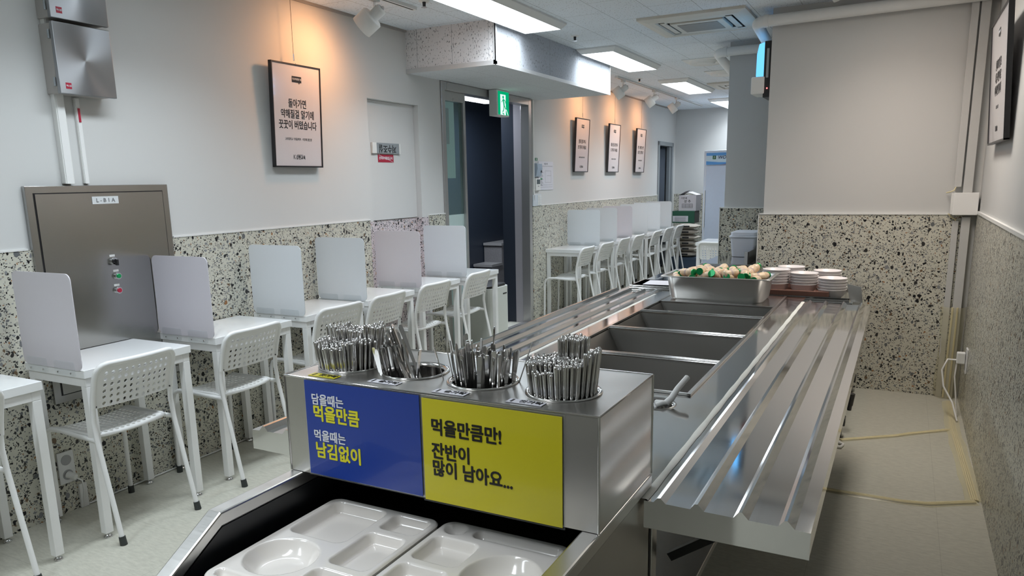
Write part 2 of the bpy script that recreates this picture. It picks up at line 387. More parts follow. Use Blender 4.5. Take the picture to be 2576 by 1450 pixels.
# right wall, pier, back
b = MB().box(.42, .57, YB, 5.72, 0, CH); struct(b.build('wall_right', WALLC))
struct(MB().box(.41, .42, YB, 5.57, 0, 1.2).build('trim_4', TZ_L))
struct(MB().box(.406, .42, YB, 5.57, 1.2, 1.216).build('trim_5', WHM))
b = MB().box(-.87, .42, 5.57, 6.02, 0, CH); struct(b.build('wall_pier', WALLC))
b = MB().box(-.895, .35, 5.555, 5.57, 0, 1.192).box(-.895, -.87, 5.57, 6.02, 0, 1.192); struct(b.build('trim_6', TZ_B))
b = MB().box(-.899, .35, 5.550, 5.57, 1.192, 1.20).box(-.901, -.895, 5.550, 5.57, 0, 1.2); struct(b.build('trim_7', WHM))
b = MB().box(-1.375, .42, 6.7, 7.2, 0, CH); struct(b.build('wall_second_pier', WALLC))
struct(MB().box(-1.405, -.4, 6.685, 6.7, 0, 1.192).box(-1.405, -1.375, 6.7, 7.2, 0, 1.192).build('trim_8', TZ_B))
struct(MB().box(-1.41, -.4, 6.68, 6.7, 1.192, 1.202).box(-1.411, -1.405, 6.68, 6.7, 0, 1.2).build('trim_9', WHM))
b = MB().box(-3.6, .6, YE, YE+.15, 0, CH); struct(b.build('wall_far', WALL))
struct(MB().box(-3.42, -1.2, YE-.012, YE, 0, TZH).build('trim_10', TZ_B))
b = MB().box(.42, .57, 7.2, YE, 0, CH); struct(b.build('wall_far_right', WALL))
b = MB().box(.42, .57, 5.72, 7.2, 0, CH); struct(b.build('wall_between_piers', WALL))
b = MB().box(-3.45, .57, YB-.15, YB, 0, CH); struct(b.build('wall_behind', plain('wall_darkened', (.16, .13, .10), .7)))  # unseen wall, coloured dark so the steel facing it reflects less light
b = MB().box(-3.6, .6, YB-.15, YE+.15, -.1, 0); struct(b.build('floor', FLOOR))
b = MB().box(-3.6, .6, YB-.15, YE+.15, CH, CH+.1); struct(b.build('ceiling', CEIL))
b = MB().box(-3.31, -2.60, 2.5, 4.79, CH-.012, CH-.0005).box(-3.36, -2.9, 7.13, 12.58, CH-.012, CH-.0005)
# ceiling edge bead along the left wall
b = MB().box(.0, .02, YB, 4.79, CH-.014, CH, ML).box(.0, .02, 7.13, YE, CH-.014, CH, ML); struct(b.build('trim_11', plain('bead_grey', (.32, .30, .28), .7)))
# dropped soffit over the entrance
SX, SY0, SY1, SZ = -2.585, 4.80, 7.12, 2.262
b = MB().box(-3.40, SX, SY0, SY0+.01, SZ, CH); struct(b.build('ceiling_soffit_end', SOFX))
b = MB().box(SX-.01, SX, SY0+.01, SY1, SZ, CH).box(-3.40, SX-.01, SY1-.01, SY1, SZ, CH); struct(b.build('ceiling_soffit_side', SOFY))
b = MB().box(-3.40, SX-.01, SY0+.01, SY1-.01, SZ, SZ+.01)
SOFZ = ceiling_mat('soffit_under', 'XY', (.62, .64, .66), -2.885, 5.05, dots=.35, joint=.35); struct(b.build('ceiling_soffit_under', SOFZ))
b = MB().box(-3.34, SX+.006, SY0-.006, SY0, SZ-.004, SZ+.028).box(SX, SX+.006, SY0-.006, SY1, SZ-.004, SZ+.022).box(SX-.012, SX+.006, SY0-.006, SY0, SZ, CH).box(SX, SX+.006, SY0-.006, SY0+.018, SZ, CH).box(SX, SX+.005, SY1-.02, SY1, SZ, CH)
struct(b.build('trim_12', plain('alu_trim', (.62, .62, .62), .4, .3)))

# ---- entrance: stainless frame, fixed glass, dark hall with stairs
d2 = struct(MB().box(-.08, .012, 5.262, 5.315, 0, 2.258, ML).box(-.08, .012, 6.885, 6.948, 0, 2.258, ML).box(-.08, .012, 5.315, 6.885, 2.195, 2.258, ML)
            .box(-.07, -.02, 5.655, 5.69, 0, 2.195, ML).box(-.07, -.02, 5.315, 5.655, 2.12, 2.195, ML).box(-.09, .01, 5.315, 6.885, 0, .012, ML).build('door_2', steel('frame_steel', (.52, .51, .50), .30, (1, 1, .2), .10, 0, metal=.75), None, .003))
MB().box(-.05, -.042, 5.315, 5.655, 1.19, 2.12, ML).build('glass_pane', GLS, d2)
MB().box(-.05, -.042, 5.315, 5.655, .02, 1.19, ML).build('frosted_pane', FROST, d2)
b = MB().box(-5.6, -3.35, 4.6, 9.4, -.09, .0).box(-5.6, -3.36, 6.97, 9.4, 0, .0)
struct(MB().box(-5.7, -3.4, 4.55, 9.4, -.12, -.001).build('floor_hall', GRAN))
struct(MB().box(-4.74, -4.62, 4.55, 9.4, 0, 2.6).build('wall_hall_back', NAVY))
struct(MB().box(-4.62, -3.52, 4.45, 4.55, 0, 2.6).build('wall_hall_near', NAVY)); struct(MB().box(-4.62, -3.52, 9.3, 9.4, 0, 2.6).build('wall_hall_end', NAVY))
struct(MB().box(-5.62, -3.5, 4.5, 9.4, 2.45, 2.55).build('ceiling_hall', plain('hall_ceiling', (.10, .11, .12), .8)))
struct(MB().box(-.165, -.08, 6.895, 6.952, 0, 2.26, ML).build('wall_door_reveal', steel('reveal_steel', (.50, .48, .51), .42, (1, 1, 6), .08, 0, metal=.45)))
struct(MB().box(-3.665, -3.522, 6.90, 7.06, 0, 2.40).build('wall_hall_screen', NAVY2))
b = MB()
hz = [(7.62, .17), (7.92, .34), (8.22, .51), (8.52, .68), (8.82, .85)]
st = thing('granite_staircase', 'dark granite stair flight rising in the hall beyond the entrance', 'stairs', (-4.95, 8.0, 0))
plain('stair_tread', (.22, .215, .21), .3, 0, .4, 150.0)
for i in range(3):
    y, z = 7.64+.26*i-8.0, .235+.24*i; ye = 1.25 if i == 2 else y+.26
    MB().box(.34, .59, y, ye, 0, z-.03).build('riser', GRAN, st)
    MB().box(.34, .60, y-.02, ye-.0005, z-.03, z).build('tread', MATS['stair_tread'], st)
wb = thing('hanging_whiteboard', 'pale green whiteboard seen through the glass beside the entrance', 'board', (-3.66, 5.82, 1.86))
MB().box(-.01, .01, -.16, .145, -.36, .40).build('board', plain('board_pale', (.60, .78, .76), .4), wb)
for q in (-.12, .12): MB().cyl((0, q, .39), (0, q, .59), .003, .003, 8).build('hanger_wire', CHROME, wb)
MB().box(.01, .014, -.02, .05, -.06, .25).build('notice_paper', plain('board_notice', (.42, .44, .45), .6), wb)
hl = thing('hall_lamp', 'lit tube lamp on the dark hall ceiling behind the entrance', 'lamp', (-4.1, 6.95, 2.32))
l = bpy.data.lights.new('hall_beam', 'AREA'); l.shape = 'RECTANGLE'; l.size = .12; l.size_y = 1.0; l.energy = 30; l.color = (.8, .88, 1)
lo = bpy.data.objects.new('hall_beam', l); C.objects.link(lo); lo.parent = hl; lo.location = (0, 0, -.014)
MB().box(-.01, .01, -.4, -.38, .07, .125).box(-.01, .01, .38, .40, .07, .125).build('hanger_rod', CHROME, hl)
MB().box(-.09, .09, -.55, .55, 0, .07).build('housing', WHM, hl, .004); MB().box(-.07, .07, -.53, .53, -.012, 0).build('diffuser', TUBE, hl)

# ---- far small door with curtain
d3 = struct(MB().box(-.10, .015, 11.55, 11.62, 0, 2.03, ML).box(-.10, .015, 12.36, 12.43, 0, 2.03, ML).box(-.10, .015, 11.55, 12.43, 1.97, 2.03, ML).box(-.06, -.01, 12.28, 12.36, 0, 1.97, ML).build('door_3', SGN, None, .003))
v = []; b = MB()
for i in range(49):
    y = 11.64 + i*.013; x = -.085 + .02*math.sin(i*1.3)
    v += [(x, y, .05), (x, y, 1.96)]
b.add(v, [(2*i, 2*i+2, 2*i+3, 2*i+1) for i in range(48)], ML, True)
o = b.build('curtain', CURT); tag(o, 'dark blue-grey curtain hanging in the small far doorway', 'curtain')
m_ = o.modifiers.new('s', 'SOLIDIFY'); m_.thickness = .003
struct(MB().box(-.16, -.13, 11.5, 12.5, 0, 2.1, ML).build('wall_behind_curtain', NAVY))

# ================================================================== CEILING FIXTURES
def panel_light(x, y, label, mat=None, col=(.84, .93, 1.0), e=1.0, spread=128):
    t_ = thing('ceiling_light_panel', label, 'ceiling light', (x, y, CH), 0, 'flat LED panels on the ceiling')
    f = MB()
    # sloped surround
    o_ = [(-.175, -.665), (.175, -.665), (.175, .665), (-.175, .665)]; i_ = [(-.142, -.635), (.142, -.635), (.142, .635), (-.142, .635)]
    vs = [(a, c, 0) for a, c in o_] + [(a, c, -.012) for a, c in o_] + [(a, c, -.045) for a, c in i_] + [(a, c, -.035) for a, c in i_]
    fs = []
    for k in range(4):
        n_ = (k+1) % 4
        fs += [(k+4, n_+4, n_, k), (k+8, n_+8, n_+4, k+4), (k+12, n_+12, n_+8, k+8)]
    f.add(vs, fs); f.build('housing', WHM, t_)
    MB().box(-.142, .142, -.635, .635, -.042, -.03).build('diffuser', mat or LITE, t_)
    l = bpy.data.lights.new('panel_beam', 'AREA'); l.shape = 'RECTANGLE'; l.size = .27; l.size_y = 1.25; l.energy = PANEL_W*e; l.color = col; l.spread = math.radians(spread)
    lo = bpy.data.objects.new('panel_beam', l); C.objects.link(lo); lo.parent = t_; lo.location = (0, 0, -.044)
    return t_
p0 = panel_light(-2.40, 4.555, 'lit ceiling panel nearest the camera, cut by the top edge')
for y, l in ((6.92, 'second lit ceiling panel, right of the soffit corner'), (9.33, 'third lit ceiling panel along the row'), (11.80, 'farthest lit ceiling panel beside the second pier'), (2.15, 'lit ceiling panel just outside the top of the view'), (-.3, 'lit ceiling panel above and behind the camera on the left')):
    dup(p0, (-2.40, y, CH), None, l)
p1 = panel_light(-.10, 4.42, 'lit ceiling panel above the right aisle, outside the top of the view', LITEW, (1.0, .93, .85), .68, 125)  # added out of view to brighten the pier and right floor
panel_light(-1.25, .25, 'lit ceiling panel above and behind the camera on the right', LITE, (.95, .97, 1.0), .55)  # unseen fixture put in to light the meal trays and cart

def cassette(x, y, s, label):
    t_ = thing('ceiling_air_conditioner', label, 'air conditioner', (x, y, CH), 0)
    fr = MB(); h = s/2
    ps = [(h, 0), (h, -.018), (h-.06, -.030), (h-.10, -.030), (h-.11, -.020)]
    vs = [(sx*a, sy*a, z) for a, z in ps for sx, sy in ((-1, -1), (1, -1), (1, 1), (-1, 1))]
    fr.add(vs, [(4*i+k, 4*i+(k+1) % 4, 4*(i+1)+(k+1) % 4, 4*(i+1)+k)[::-1] for i in range(4) for k in range(4)])
    fr.build('frame', plain('ac_cream', (.62, .60, .54), .5) if 'ac_cream' not in MATS else MATS['ac_cream'], t_)
    q = h-.11
    MB().box(-q, q, -q, q, -.012, -.004).build('slot_backing', DKST, t_)
    for k in range(4):
        M = Matrix.Rotation(k*PI/2, 4, 'Z')
        MB().box(-q+.05, q-.05, -q+.012, -q+.055, -.026, -.020, M @ Matrix.Translation((0, 0, 0))).build('louver', MATS['ac_cream'], t_, .004)
    MB().box(-q+.075, q-.075, -q+.075, q-.075, -.034, -.010).build('intake_cover', MATS['ac_cream'], t_, .006)
    gr = MB().box(-q+.12, q-.12, -q+.12, q-.12, -.037, -.034); 
    gr.build('intake_grille', plain('grille_grey', (.28, .27, .25), .7) if 'grille_grey' not in MATS else MATS['grille_grey'], t_)
    return t_
cassette(-1.385, 5.73, .74, 'cream square air conditioner in the ceiling left of the white pipe')
cassette(-1.86, 9.62, .62, 'small far ceiling air conditioner beside the second pier')
for i, (x, y, l) in enumerate(((-1.78, 7.58, 'nearer round white air vent in the ceiling'), (-1.78, 8.5, 'farther round white air vent in the ceiling'))):
    t_ = thing('round_ceiling_vent', l, 'vent', (x, y, CH), 0, 'round ceiling vents')
    MB().box(-.19, .19, -.19, .19, -.008, 0).build('plate', WHM, t_, .002)
    MB().lathe([(.16, -.008), (.15, -.03), (.11, -.014), (.10, -.010)], 28).build('outer_ring', WHM, t_)
    MB().lathe([(.09, -.010), (.085, -.026), (.0, -.030)], 28).build('center_disc', WHM, t_)
for x, y, l in ((-2.36, 5.70, 'ceiling sprinkler head near the second lit panel'), (-2.71, 8.42, 'small ceiling sprinkler near the track lights'), (-2.71, 4.12, 'ceiling sensor beside the near light track')):
    t_ = thing('ceiling_sprinkler', l, 'sprinkler', (x, y, CH))
    MB().cyl((0, 0, 0), (0, 0, -.006), .035, .03, 20).build('escutcheon', WHM, t_)
    MB().cyl((0, 0, -.006), (0, 0, -.035), .011, .009, 12).build('head', BLK if l.startswith('ceil') is False else BLK, t_)
    MB().cyl((0, 0, -.035), (0, 0, -.038), .018, .018, 12).build('deflector', CHROME, t_)

def track(y0, y1, label):
    t_ = thing('light_track', label, 'light track', (-2.85, (y0+y1)/2, CH)); h = (y1-y0)/2
    MB().box(-.018, .018, -h, h, -.02, 0).build('rail', WHM, t_); MB().box(-.005, .005, -h+.05, h-.02, -.0215, -.02).build('slot', BLK, t_)
track(2.3, 4.22, 'near white light track on the ceiling above the framed poster')
track(8.05, 11.95, 'far white light track on the ceiling above the three posters')
def spot(x, y, label, aim, size=1.0, e=1.0, cone=100):
    """track spotlight: adapter, stem, neck, can; the bulb sits recessed in the can"""
    t_ = thing('track_spotlight', label, 'spotlight', (x, y, CH-.02), 0, 'white track spotlights')
    MB().box(-.018, .018, -.035, .035, -.025, 0).build('adapter', WHM, t_, .004)
    MB().cyl((0, 0, -.02), (0, 0, -.085), .008, .008, 10).build('stem', CHROME, t_)
    d = Vector(aim).normalized(); q = d.to_track_quat('Z', 'Y').to_matrix().to_4x4(); s = size
    M = Matrix.Translation((0, 0, -.10)) @ q
    MB().lathe([(.0, -.055*s), (.026*s, -.055*s), (.033*s, -.045*s), (.033*s, .012*s), (.058*s, .014*s), (.066*s, .022*s), (.066*s, .105*s), (.061*s, .106*s), (.059*s, .04*s), (.0, .035*s)], 28, M).build('can', WHM, t_)
    MB().lathe([(.0, .082*s), (.02*s, .078*s), (.03*s, .06*s), (.02*s, .042*s)], 16, M).build('bulb', BULB, t_)
    MB().lathe([(.012*s, -.060*s), (.012*s, -.055*s), (.006*s, -.068*s), (0, -.068*s)], 10, M).build('rear_knob', CHROME, t_)
    l = bpy.data.lights.new('spotlight_beam', 'SPOT'); l.energy = SPOT_E*e; l.color = (1.0, .44, .17); l.spot_size = math.radians(cone); l.spot_blend = 1.0; l.shadow_soft_size = .06
    lo = bpy.data.objects.new('spotlight_beam', l); C.objects.link(lo); lo.parent = t_
    lo.matrix_local = Matrix.Translation((0, 0, -.10)) @ Matrix.Translation(d*.115*s) @ (-d).to_track_quat('Z', 'Y').to_matrix().to_4x4()
    return t_
spot(-2.85, 3.80, 'white spotlight above and right of the large framed poster', (-.62, -.16, -.46), 1.05, .60, 165)
spot(-2.85, 8.28, 'nearest of three spotlights on the far track', (-.66, -.12, -.46), 1.0, .6, 150)
spot(-2.85, 9.45, 'middle of three spotlights on the far track', (-.66, -.12, -.46), 1.0, .6, 150)
spot(-2.85, 10.50, 'farthest of three spotlights on the far track', (-.66, -.12, -.46), 1.0, .6, 150)
spot(-.40, 4.50, 'warm spotlight at the top edge in front of the pier', (.35, .30, -.6), .8, .25, 140)

# ---- exit sign
t_ = thing('exit_sign', 'green running man exit sign above the glass entrance', 'exit sign', (-3.262, 6.15, 2.148))
MB().box(-.062, .02, -.115, .115, -.112, .112).build('housing', WHM, t_, .004)
MB().box(.02, .022, -.095, .11, -.10, .10).build('green_face', EXG, t_)
def flat(poly, name, mat, par, x, bev=0): return MB().prism(poly, x, x+.0012, 'YZ').build(name, mat, par)
flat([(-.055, -.10), (.045, -.10), (.045, -.045), (.085, -.10), (.095, -.10), (.045, -.03), (.045, .075), (-.055, .075)], 'white_doorway', EXW, t_, .0222)
man = MB()
def limb(a, b_, w_): 
    a, b_ = Vector(a), Vector(b_); n_ = (b_-a).normalized(); p = Vector((-n_.y, n_.x))*w_/2
    man.prism([tuple(a-p), tuple(b_-p), tuple(b_+p), tuple(a+p)], .0236, .0246, 'YZ')
man.prism([(-.004+.014*math.cos(i*PI/8), .052+.014*math.sin(i*PI/8)) for i in range(16)], .0236, .0246, 'YZ')
for a, b_, w_ in (((.0, .036), (.012, -.018), .022), ((-.006, .034), (-.032, .008), .008), ((.004, .034), (.034, .022), .008), ((.034, .022), (.045, .0), .008), ((.010, -.015), (.004, -.055), .012), ((.004, -.055), (-.018, -.075), .011), ((.012, -.015), (.038, -.045), .012), ((.038, -.045), (.062, -.045), .010), ((-.02, -.085), (.01, -.095), .010)): limb(a, b_, w_)
man.build('running_figure', EXG, t_)

# ================================================================== LEFT WALL ITEMS
def wl(name, label, cat, y, z, off=0.0, group=None):
    return thing(name, label, cat, (LX(y)+off, y, z), WA, group)
# electrical cabinets, upper left
for i, (z0, z1, l) in enumerate(((1.862, 2.155, 'lower grey metal wall cabinet with radial shine, upper left'), (2.168, 2.50, 'upper grey metal wall cabinet cut by the top edge'))):
    t_ = wl('electrical_cabinet', l, 'electrical cabinet', 2.17, (z0+z1)/2, 0, 'grey wall cabinets'); h = (z1-z0)/2
    MB().box(0.0, .082, -.125, .13, -h+.004, h-.004).build('case', plain('cab_case', (.42, .40, .38), .5) if i == 0 else MATS['cab_case'], t_, .003)
    if i == 0:
        m_, t = newmat('cabinet_radial'); tg = t.n('ShaderNodeTangent', direction_type='RADIAL', axis='X').outputs[0]
        finish(t, (.36, .37, .385), .38, 1.0, Anisotropic=.85, Tangent=tg)
    MB().box(.082, .102, -.13, .135, -h, h).build('door', MATS['cabinet_radial'], t_, .003)
    sk = MB().box(.102, .1028, -.103, -.077, -h+.022, -h+.047).build('red_sticker', RED, t_)
    text('맥스콤', .0085, WTX, sk, (.1032, -.090, -h+.034), RW, bold=.02)
    for q in (-h+.05, h-.05): MB().cyl((.072, -.131, q-.018), (.072, -.131, q+.018), .005, .005, 10).build('hinge', SGN, t_)
for y0, y1, z0, z1, d_, l in ((2.055, 2.098, 1.485, 2.56, .03, 'wider white cable duct running up beside the grey cabinets'), (2.155, 2.178, 1.485, 1.86, .014, 'narrow white cable duct below the grey cabinets')):
    t_ = wl('cable_duct', l, 'cable duct', (y0+y1)/2, z0); w_ = (y1-y0)/2
    MB().box(0, d_, -w_, w_, 0, z1-z0-.001).build('channel', WHM, t_, .002); MB().box(d_, d_+.003, -w_*.75, w_*.75, 0, z1-z0-.002).build('lid', WHT, t_)
    if d_ < .02: MB().box(d_, d_+.006, -.004, .006, .27, .33).build('exposed_wire', RED, t_)
# stainless valve panel
t_ = wl('valve_panel', 'stainless wall panel with three knobs behind the nearest desks', 'panel', 2.235, .99)
MB().box(0, .022, -.36, .35, -.475, .487).build('frame', VPN, t_, .002)
MB().box(.022, .024, -.327, .317, -.442, .457).build('gap_line', BLK, t_)
MB().box(.024, .027, -.322, .312, -.437, .452).build('door', VPN, t_)
pl = MB().box(.027, .029, -.066, .066, .402, .436).build('name_plate', plain('plate_white', (.70, .72, .73), .3), t_)
text('L - B 1 A', .026, GTX, pl, (.0297, 0, .418), RW, bold=.008)
for y, z, col, nm in ((0.0, .135, BLK, 'selector_knob'), (.01, .063, GRN, 'green_button'), (.005, -.005, RED, 'red_button')):
    p_ = MB().cyl((.027, y, z), (.042, y, z), .017, .016, 20).build(nm, CHROME, t_)
    MB().cyl((.042, y, z), (.047, y, z), .011, .010, 16).build('cap', col, p_)
    if nm == 'selector_knob': MB().box(.045, .062, y-.004, y+.006, z-.02, z+.008).build('lever', BLK, p_, .002)
    MB().box(.027, .0285, y-.015, y+.012, z+.020, z+.030).build('tag', WHM, p_)
t2 = MB().cyl((.027, -.18, -.40), (.04, -.18, -.40), .02, .012, 16).build('latch', DKST, t_)
# outlet with plug, low on the wall
def outlet(t_, sgn=1):
    MB().box(0, .010*sgn, -.038, .038, -.075, .075).build('cover_plate', OLET, t_, .003)
    for z in (.035, -.035):
        MB().cyl((.010*sgn, 0, z), (.0115*sgn, 0, z), .024, .024, 24).build('socket', plain('socket_grey', (.35, .35, .36), .4) if 'socket_grey' not in MATS else MATS['socket_grey'], t_)
t_ = wl('wall_outlet', 'double wall socket low on the terrazzo under the nearest desk', 'outlet', 1.885, .215, .011); outlet(t_)
t_ = wl('power_plug', 'white plug and cord in the low double socket', 'plug', 1.885, .180, .022)
MB().cyl((0, 0, 0), (.04, .01, -.008), .017, .012, 14).build('plug_body', WHM, t_); MB().tube([(.03, .008, -.008), (.05, .03, -.03), (.03, .045, -.08), (.01, .045, -.17)], .0035, 8).build('cord', WHM, t_)
t_ = wl('cable_cover', 'short white cable cover standing on the floor below the socket', 'cable cover', 1.945, 0, .011)
MB().box(0, .014, -.018, .018, 0, .115).build('channel', WHM, t_, .002)
o = MB().tube([(LX(1.96)+.020, 1.965, .006), (LX(2.5)+.017, 2.5, .006), (LX(4.2)+.016, 4.2, .006), (LX(5.2)+.016, 5.2, .006)], .0045, 8).build('wall_cable', WHM)
tag(o, 'thin white cable lying along the foot of the left wall', 'cable')

# posters
def poster(y, z, lines, sub, label, big=True, tilt=.045, side='L', ty=.42, tz=.60):
    if side == 'L': t_ = thing('framed_poster', label, 'poster', (LX(y)+.042, y, z), WA, None); t_.rotation_euler = (0, tilt, WA)
    else: t_ = thing('framed_poster', label, 'poster', (.42-.045, y, z), 0, None); t_.rotation_euler = (0, tilt, PI)
    h, k = ty/2, tz/2
    MB().box(-.012, .012, -h, h, -k, -k+.009).box(-.012, .012, -h, h, k-.009, k).box(-.012, .012, -h, -h+.009, -k, k).box(-.012, .012, h-.009, h, -k, k).build('frame', BLK, t_, .001)
    p_ = MB().box(-.008, .007, -h+.009, h-.009, -k+.009, k-.009).build('print', PAP, t_)
    x = .0075
    bb = MB().prism([(-.04, k-.105), (.015, k-.105), (.02, k-.115), (.026, k-.105), (.04, k-.105), (.04, k-.07), (-.04, k-.07)], x, x+.0008, 'YZ').build('speech_bubble', KTX, p_)
    text('각오하면된 빛', .0135, WTX, p_, (x+.0012, 0, k-.087), RW, bold=.01)
    n_ = len(lines); s_ = .055 if big else .05
    for i, ln in enumerate(lines): text(ln, s_, KTX, p_, (x, 0, .07-i*.062 if big else .04-i*.065), RW, bold=.022, sx=.78)
    text(sub, .018, GTX, p_, (x, 0, -.135), RW, bold=.012, sx=.8)
    text('강현교육', .026, KTX, p_, (x, .012, -.243), RW, bold=.03, sx=.85); text('K', .036, GTX, p_, (x, -.042, -.240), RW, bold=.02, sx=.9)
    MB().box(x, x+.0006, -.02, .03, -.228, -.225).build('logo_strap', GTX, p_)
    return t_
def hanger(y, ztop, zbot, x, label):
    t_ = thing('picture_wire', label, 'picture wire', (x, y, zbot))
    MB().tube([(0, 0, .03), (.004, 0, ztop-zbot-.001)], .0012, 6).build('wire', DKST, t_)
    MB().cyl((0, 0, .015), (0, 0, .055), .004, .004, 8).build('gripper', CHROME, t_)
    MB().tube([(0, 0, .016), (.004, .006, .006), (.006, .010, -.008), (.002, .008, -.012)], .0015, 6).build('hook', CHROME, t_)
PO = [(3.545, 1.868, ['돌아가면', '약해질걸 알기에', '꿋꿋이 버텼습니다'], '고려대학교 기계공학부 - 이정재 졸업생', 'large framed poster with three lines of Korean text, black frame, left wall', True),
      (8.24, 1.852, ['절대 멈추거나', '포기하지 마세요'], '고려대학교 기계공학부 졸업생', 'nearest of the three small framed posters on the far left wall', False),
      (9.36, 1.852, ['재수를 즐기면서', '포기하지 마세요'], '연세대학교 간호학과 졸업생', 'middle of the three small framed posters on the far left wall', False),
      (10.50, 1.852, ['작은 과정을 보면', '성공은 것입니다'], '서강대학교 경영학과 졸업생', 'farthest of the three small framed posters on the far left wall', False)]
for y, z, L, s_, l, bg in PO:
    poster(y, z, L, s_, l, bg); hanger(y-.01, CH, z+.302, LX(y)+.058, 'thin wire holding the ' + l.split(' with ')[0].split(' on ')[0])
poster(4.58, 1.905, ['돌아보지 말고', '지금 하던 대로', '나아가면 됩니다'], '한양대학교 졸업생', 'framed poster seen edge-on on the right wall', True, .06, 'R', .78, .62)
hanger(4.30, CH, 2.21, .36, 'thin wire holding the framed poster on the right wall')

# door signs
t_ = wl('door_sign', 'grey metal sign mounted upside down on the white door', 'sign', 4.545, 1.713, -.045)
MB().box(0, .014, -.165, .165, -.038, .038).build('plate', SGN, t_, .004); MB().box(.002, .018, -.172, -.125, -.038, .038).build('end_cap', WHM, t_, .002); MB().box(.002, .018, .155, .170, -.038, .038).build('end_cap', WHM, t_, .002)
text('저수조실', .062, KTX, t_, (.0145, .01, 0), (PI/2, PI, PI/2), bold=.02, sx=.95)
t_ = wl('warning_sticker', 'small red sticker under the upside down door sign', 'sticker', 4.545, 1.642, -.045)
MB().box(0, .002, -.095, .095, -.028, .028).build('sticker', RED, t_)
text('관계자외출입금지', .024, WTX, t_, (.0024, 0, 0), RW, bold=.02, sx=.95)
MB().box(.0021, .0026, -.09, .09, -.001, .001, Matrix.Rotation(-.28, 4, 'X')).build('stripe', WTX, t_)
# items right of the entrance
t_ = wl('wall_notice', 'printed notice sheet in a sleeve beside the thermostat', 'notice', 7.31, 1.512, .002)
MB().box(0, .003, -.19, .19, -.146, .146).build('sheet', PPR, t_)
nb = MB()
for z in (.10, .095, -.118, -.095): nb.box(.003, .0034, -.17, .17, z, z+.0015)
for i in range(14): nb.box(.003, .0034, -.165, -.165+.06+.03*((i*7) % 3)/2, .055-i*.012, .059-i*.012)
for a, c_, e_, f_ in ((-.02, .13, .05, .052), (-.02, .13, -.07, -.068), (-.02, -.018, -.07, .052), (.128, .13, -.07, .052), (.02, .13, .0, .002)): nb.box(.003, .0034, a, c_, e_, f_)
nb.build('printed_lines', GTX, t_); text('이용 수칙', .022, GTX, t_, (.0034, 0, .120), RW, bold=.01)
MB().box(.003, .0036, -.165, -.10, .072, .083).build('red_mark', RED, t_); MB().box(.003, .0036, -.16, -.10, -.036, -.025).build('green_mark', GRN, t_)
t_ = wl('remote_holder', 'clear blue-tinted wall holder left of the notice sheet', 'holder', 7.075, 1.565, 0)
MB().prism([(0, -.07), (.03, -.055), (.045, .02), (.04, .07), (0, .075)], -.06, .06, 'XZ').build('pocket', plain('holder_tint', (.42, .50, .60), .2), t_, .004); MB().box(.04, .046, .03, .045, -.02, .0).build('slot', BLK, t_)
t_ = wl('thermostat', 'white wall thermostat with grey screen', 'thermostat', 7.072, 1.425, 0)
MB().box(0, .024, -.058, .058, -.062, .062).build('body', WHM, t_, .005); MB().box(.024, .026, -.035, .042, .004, .05).build('screen', plain('lcd', (.10, .13, .14), .3), t_); MB().box(.024, .0255, -.01, .015, -.02, -.014).build('button', GTX, t_)
t_ = wl('switch_panel', 'white light switch panel just above the terrazzo by the entrance', 'switch', 7.055, 1.262, 0)
MB().box(0, .018, -.10, .105, -.055, .06).build('plate', plain('switch_blueish', (.64, .69, .74), .35), t_, .003)
sb = MB()
for i in range(2):
    for j in range(4): sb.box(.018, .021, .015+i*.042, .050+i*.042, -.047+j*.026, -.024+j*.026)
sb.build('rocker', WHM, t_, .001)
t_ = wl('green_label', 'tiny green sticker above the wall holder', 'sticker', 7.075, 1.678, 0)
MB().box(0, .002, -.028, .028, -.014, .014).build('label', plain('green_small', (.03, .16, .06), .4), t_); MB().box(.002, .0024, -.006, .006, -.010, .010).build('arrow_mark', WTX, t_)
t_ = wl('cable_duct', 'thin grey-white duct running up beside the steel door frame', 'cable duct', 6.985, 1.27, 0); MB().box(0, .018, -.012, .012, 0, .98).build('channel', WHM, t_, .002)

# ================================================================== DESKS, PARTITIONS, CHAIRS
def make_desk(label):
    t_ = thing('white_desk', label, 'desk', (0, 0, 0), WA, 'small white desks along the wall')
    MB().box(-.2, .2, -.262, .262, .705, .74).build('desktop', WHG, t_, .002)
    f = MB()
    for s in (-1, 1): f.box(-.193, .193, s*.255-(.035 if s > 0 else 0), s*.255+(.035 if s < 0 else 0), .668, .7045)
    for s in (-1, 1): f.box(s*.193-(.035 if s > 0 else 0), s*.193+(.035 if s < 0 else 0), -.22, .22, .668, .7045)
    f.build('apron_frame', WHT, t_, .002)
    for sx in (-1, 1):
        for sy in (-1, 1):
            lg = MB().box(sx*.193-.0175*(1+sx), sx*.193+.0175*(1-sx), sy*.255-.0175*(1+sy), sy*.255+.0175*(1-sy), .022, .668).build('leg', WHT, t_, .002)
            cx, cy = sx*.1755, sy*.2375
            MB().lathe([(.0, 0), (.017, 0), (.018, .006), (.010, .011), (.008, .022), (.0, .022)], 14, Matrix.Translation((cx, cy, 0))).build('glide_foot', CHROME, lg)
    return t_
def make_partition(label, mat):
    t_ = thing('desk_partition', label, 'partition', (0, 0, 0), WA, 'white desk partitions')
    MB().prism(rrect(-.19, .20, .738, 1.133, .030, 6), -.262-.005, -.262-.001, 'XZ').build('panel', mat, t_)
    for x0 in (-.165, .02):
        c_ = MB().prism(rrect(x0, x0+.135, .712, .772, .008, 3), -.2705, -.2675, 'XZ').build('clip', ACR, t_)
        for xx in (x0+.025, x0+.11): MB().cyl((xx, -.2705, .724), (xx, -.2735, .724), .004, .004, 10).build('screw', CHROME, c_)
    return t_
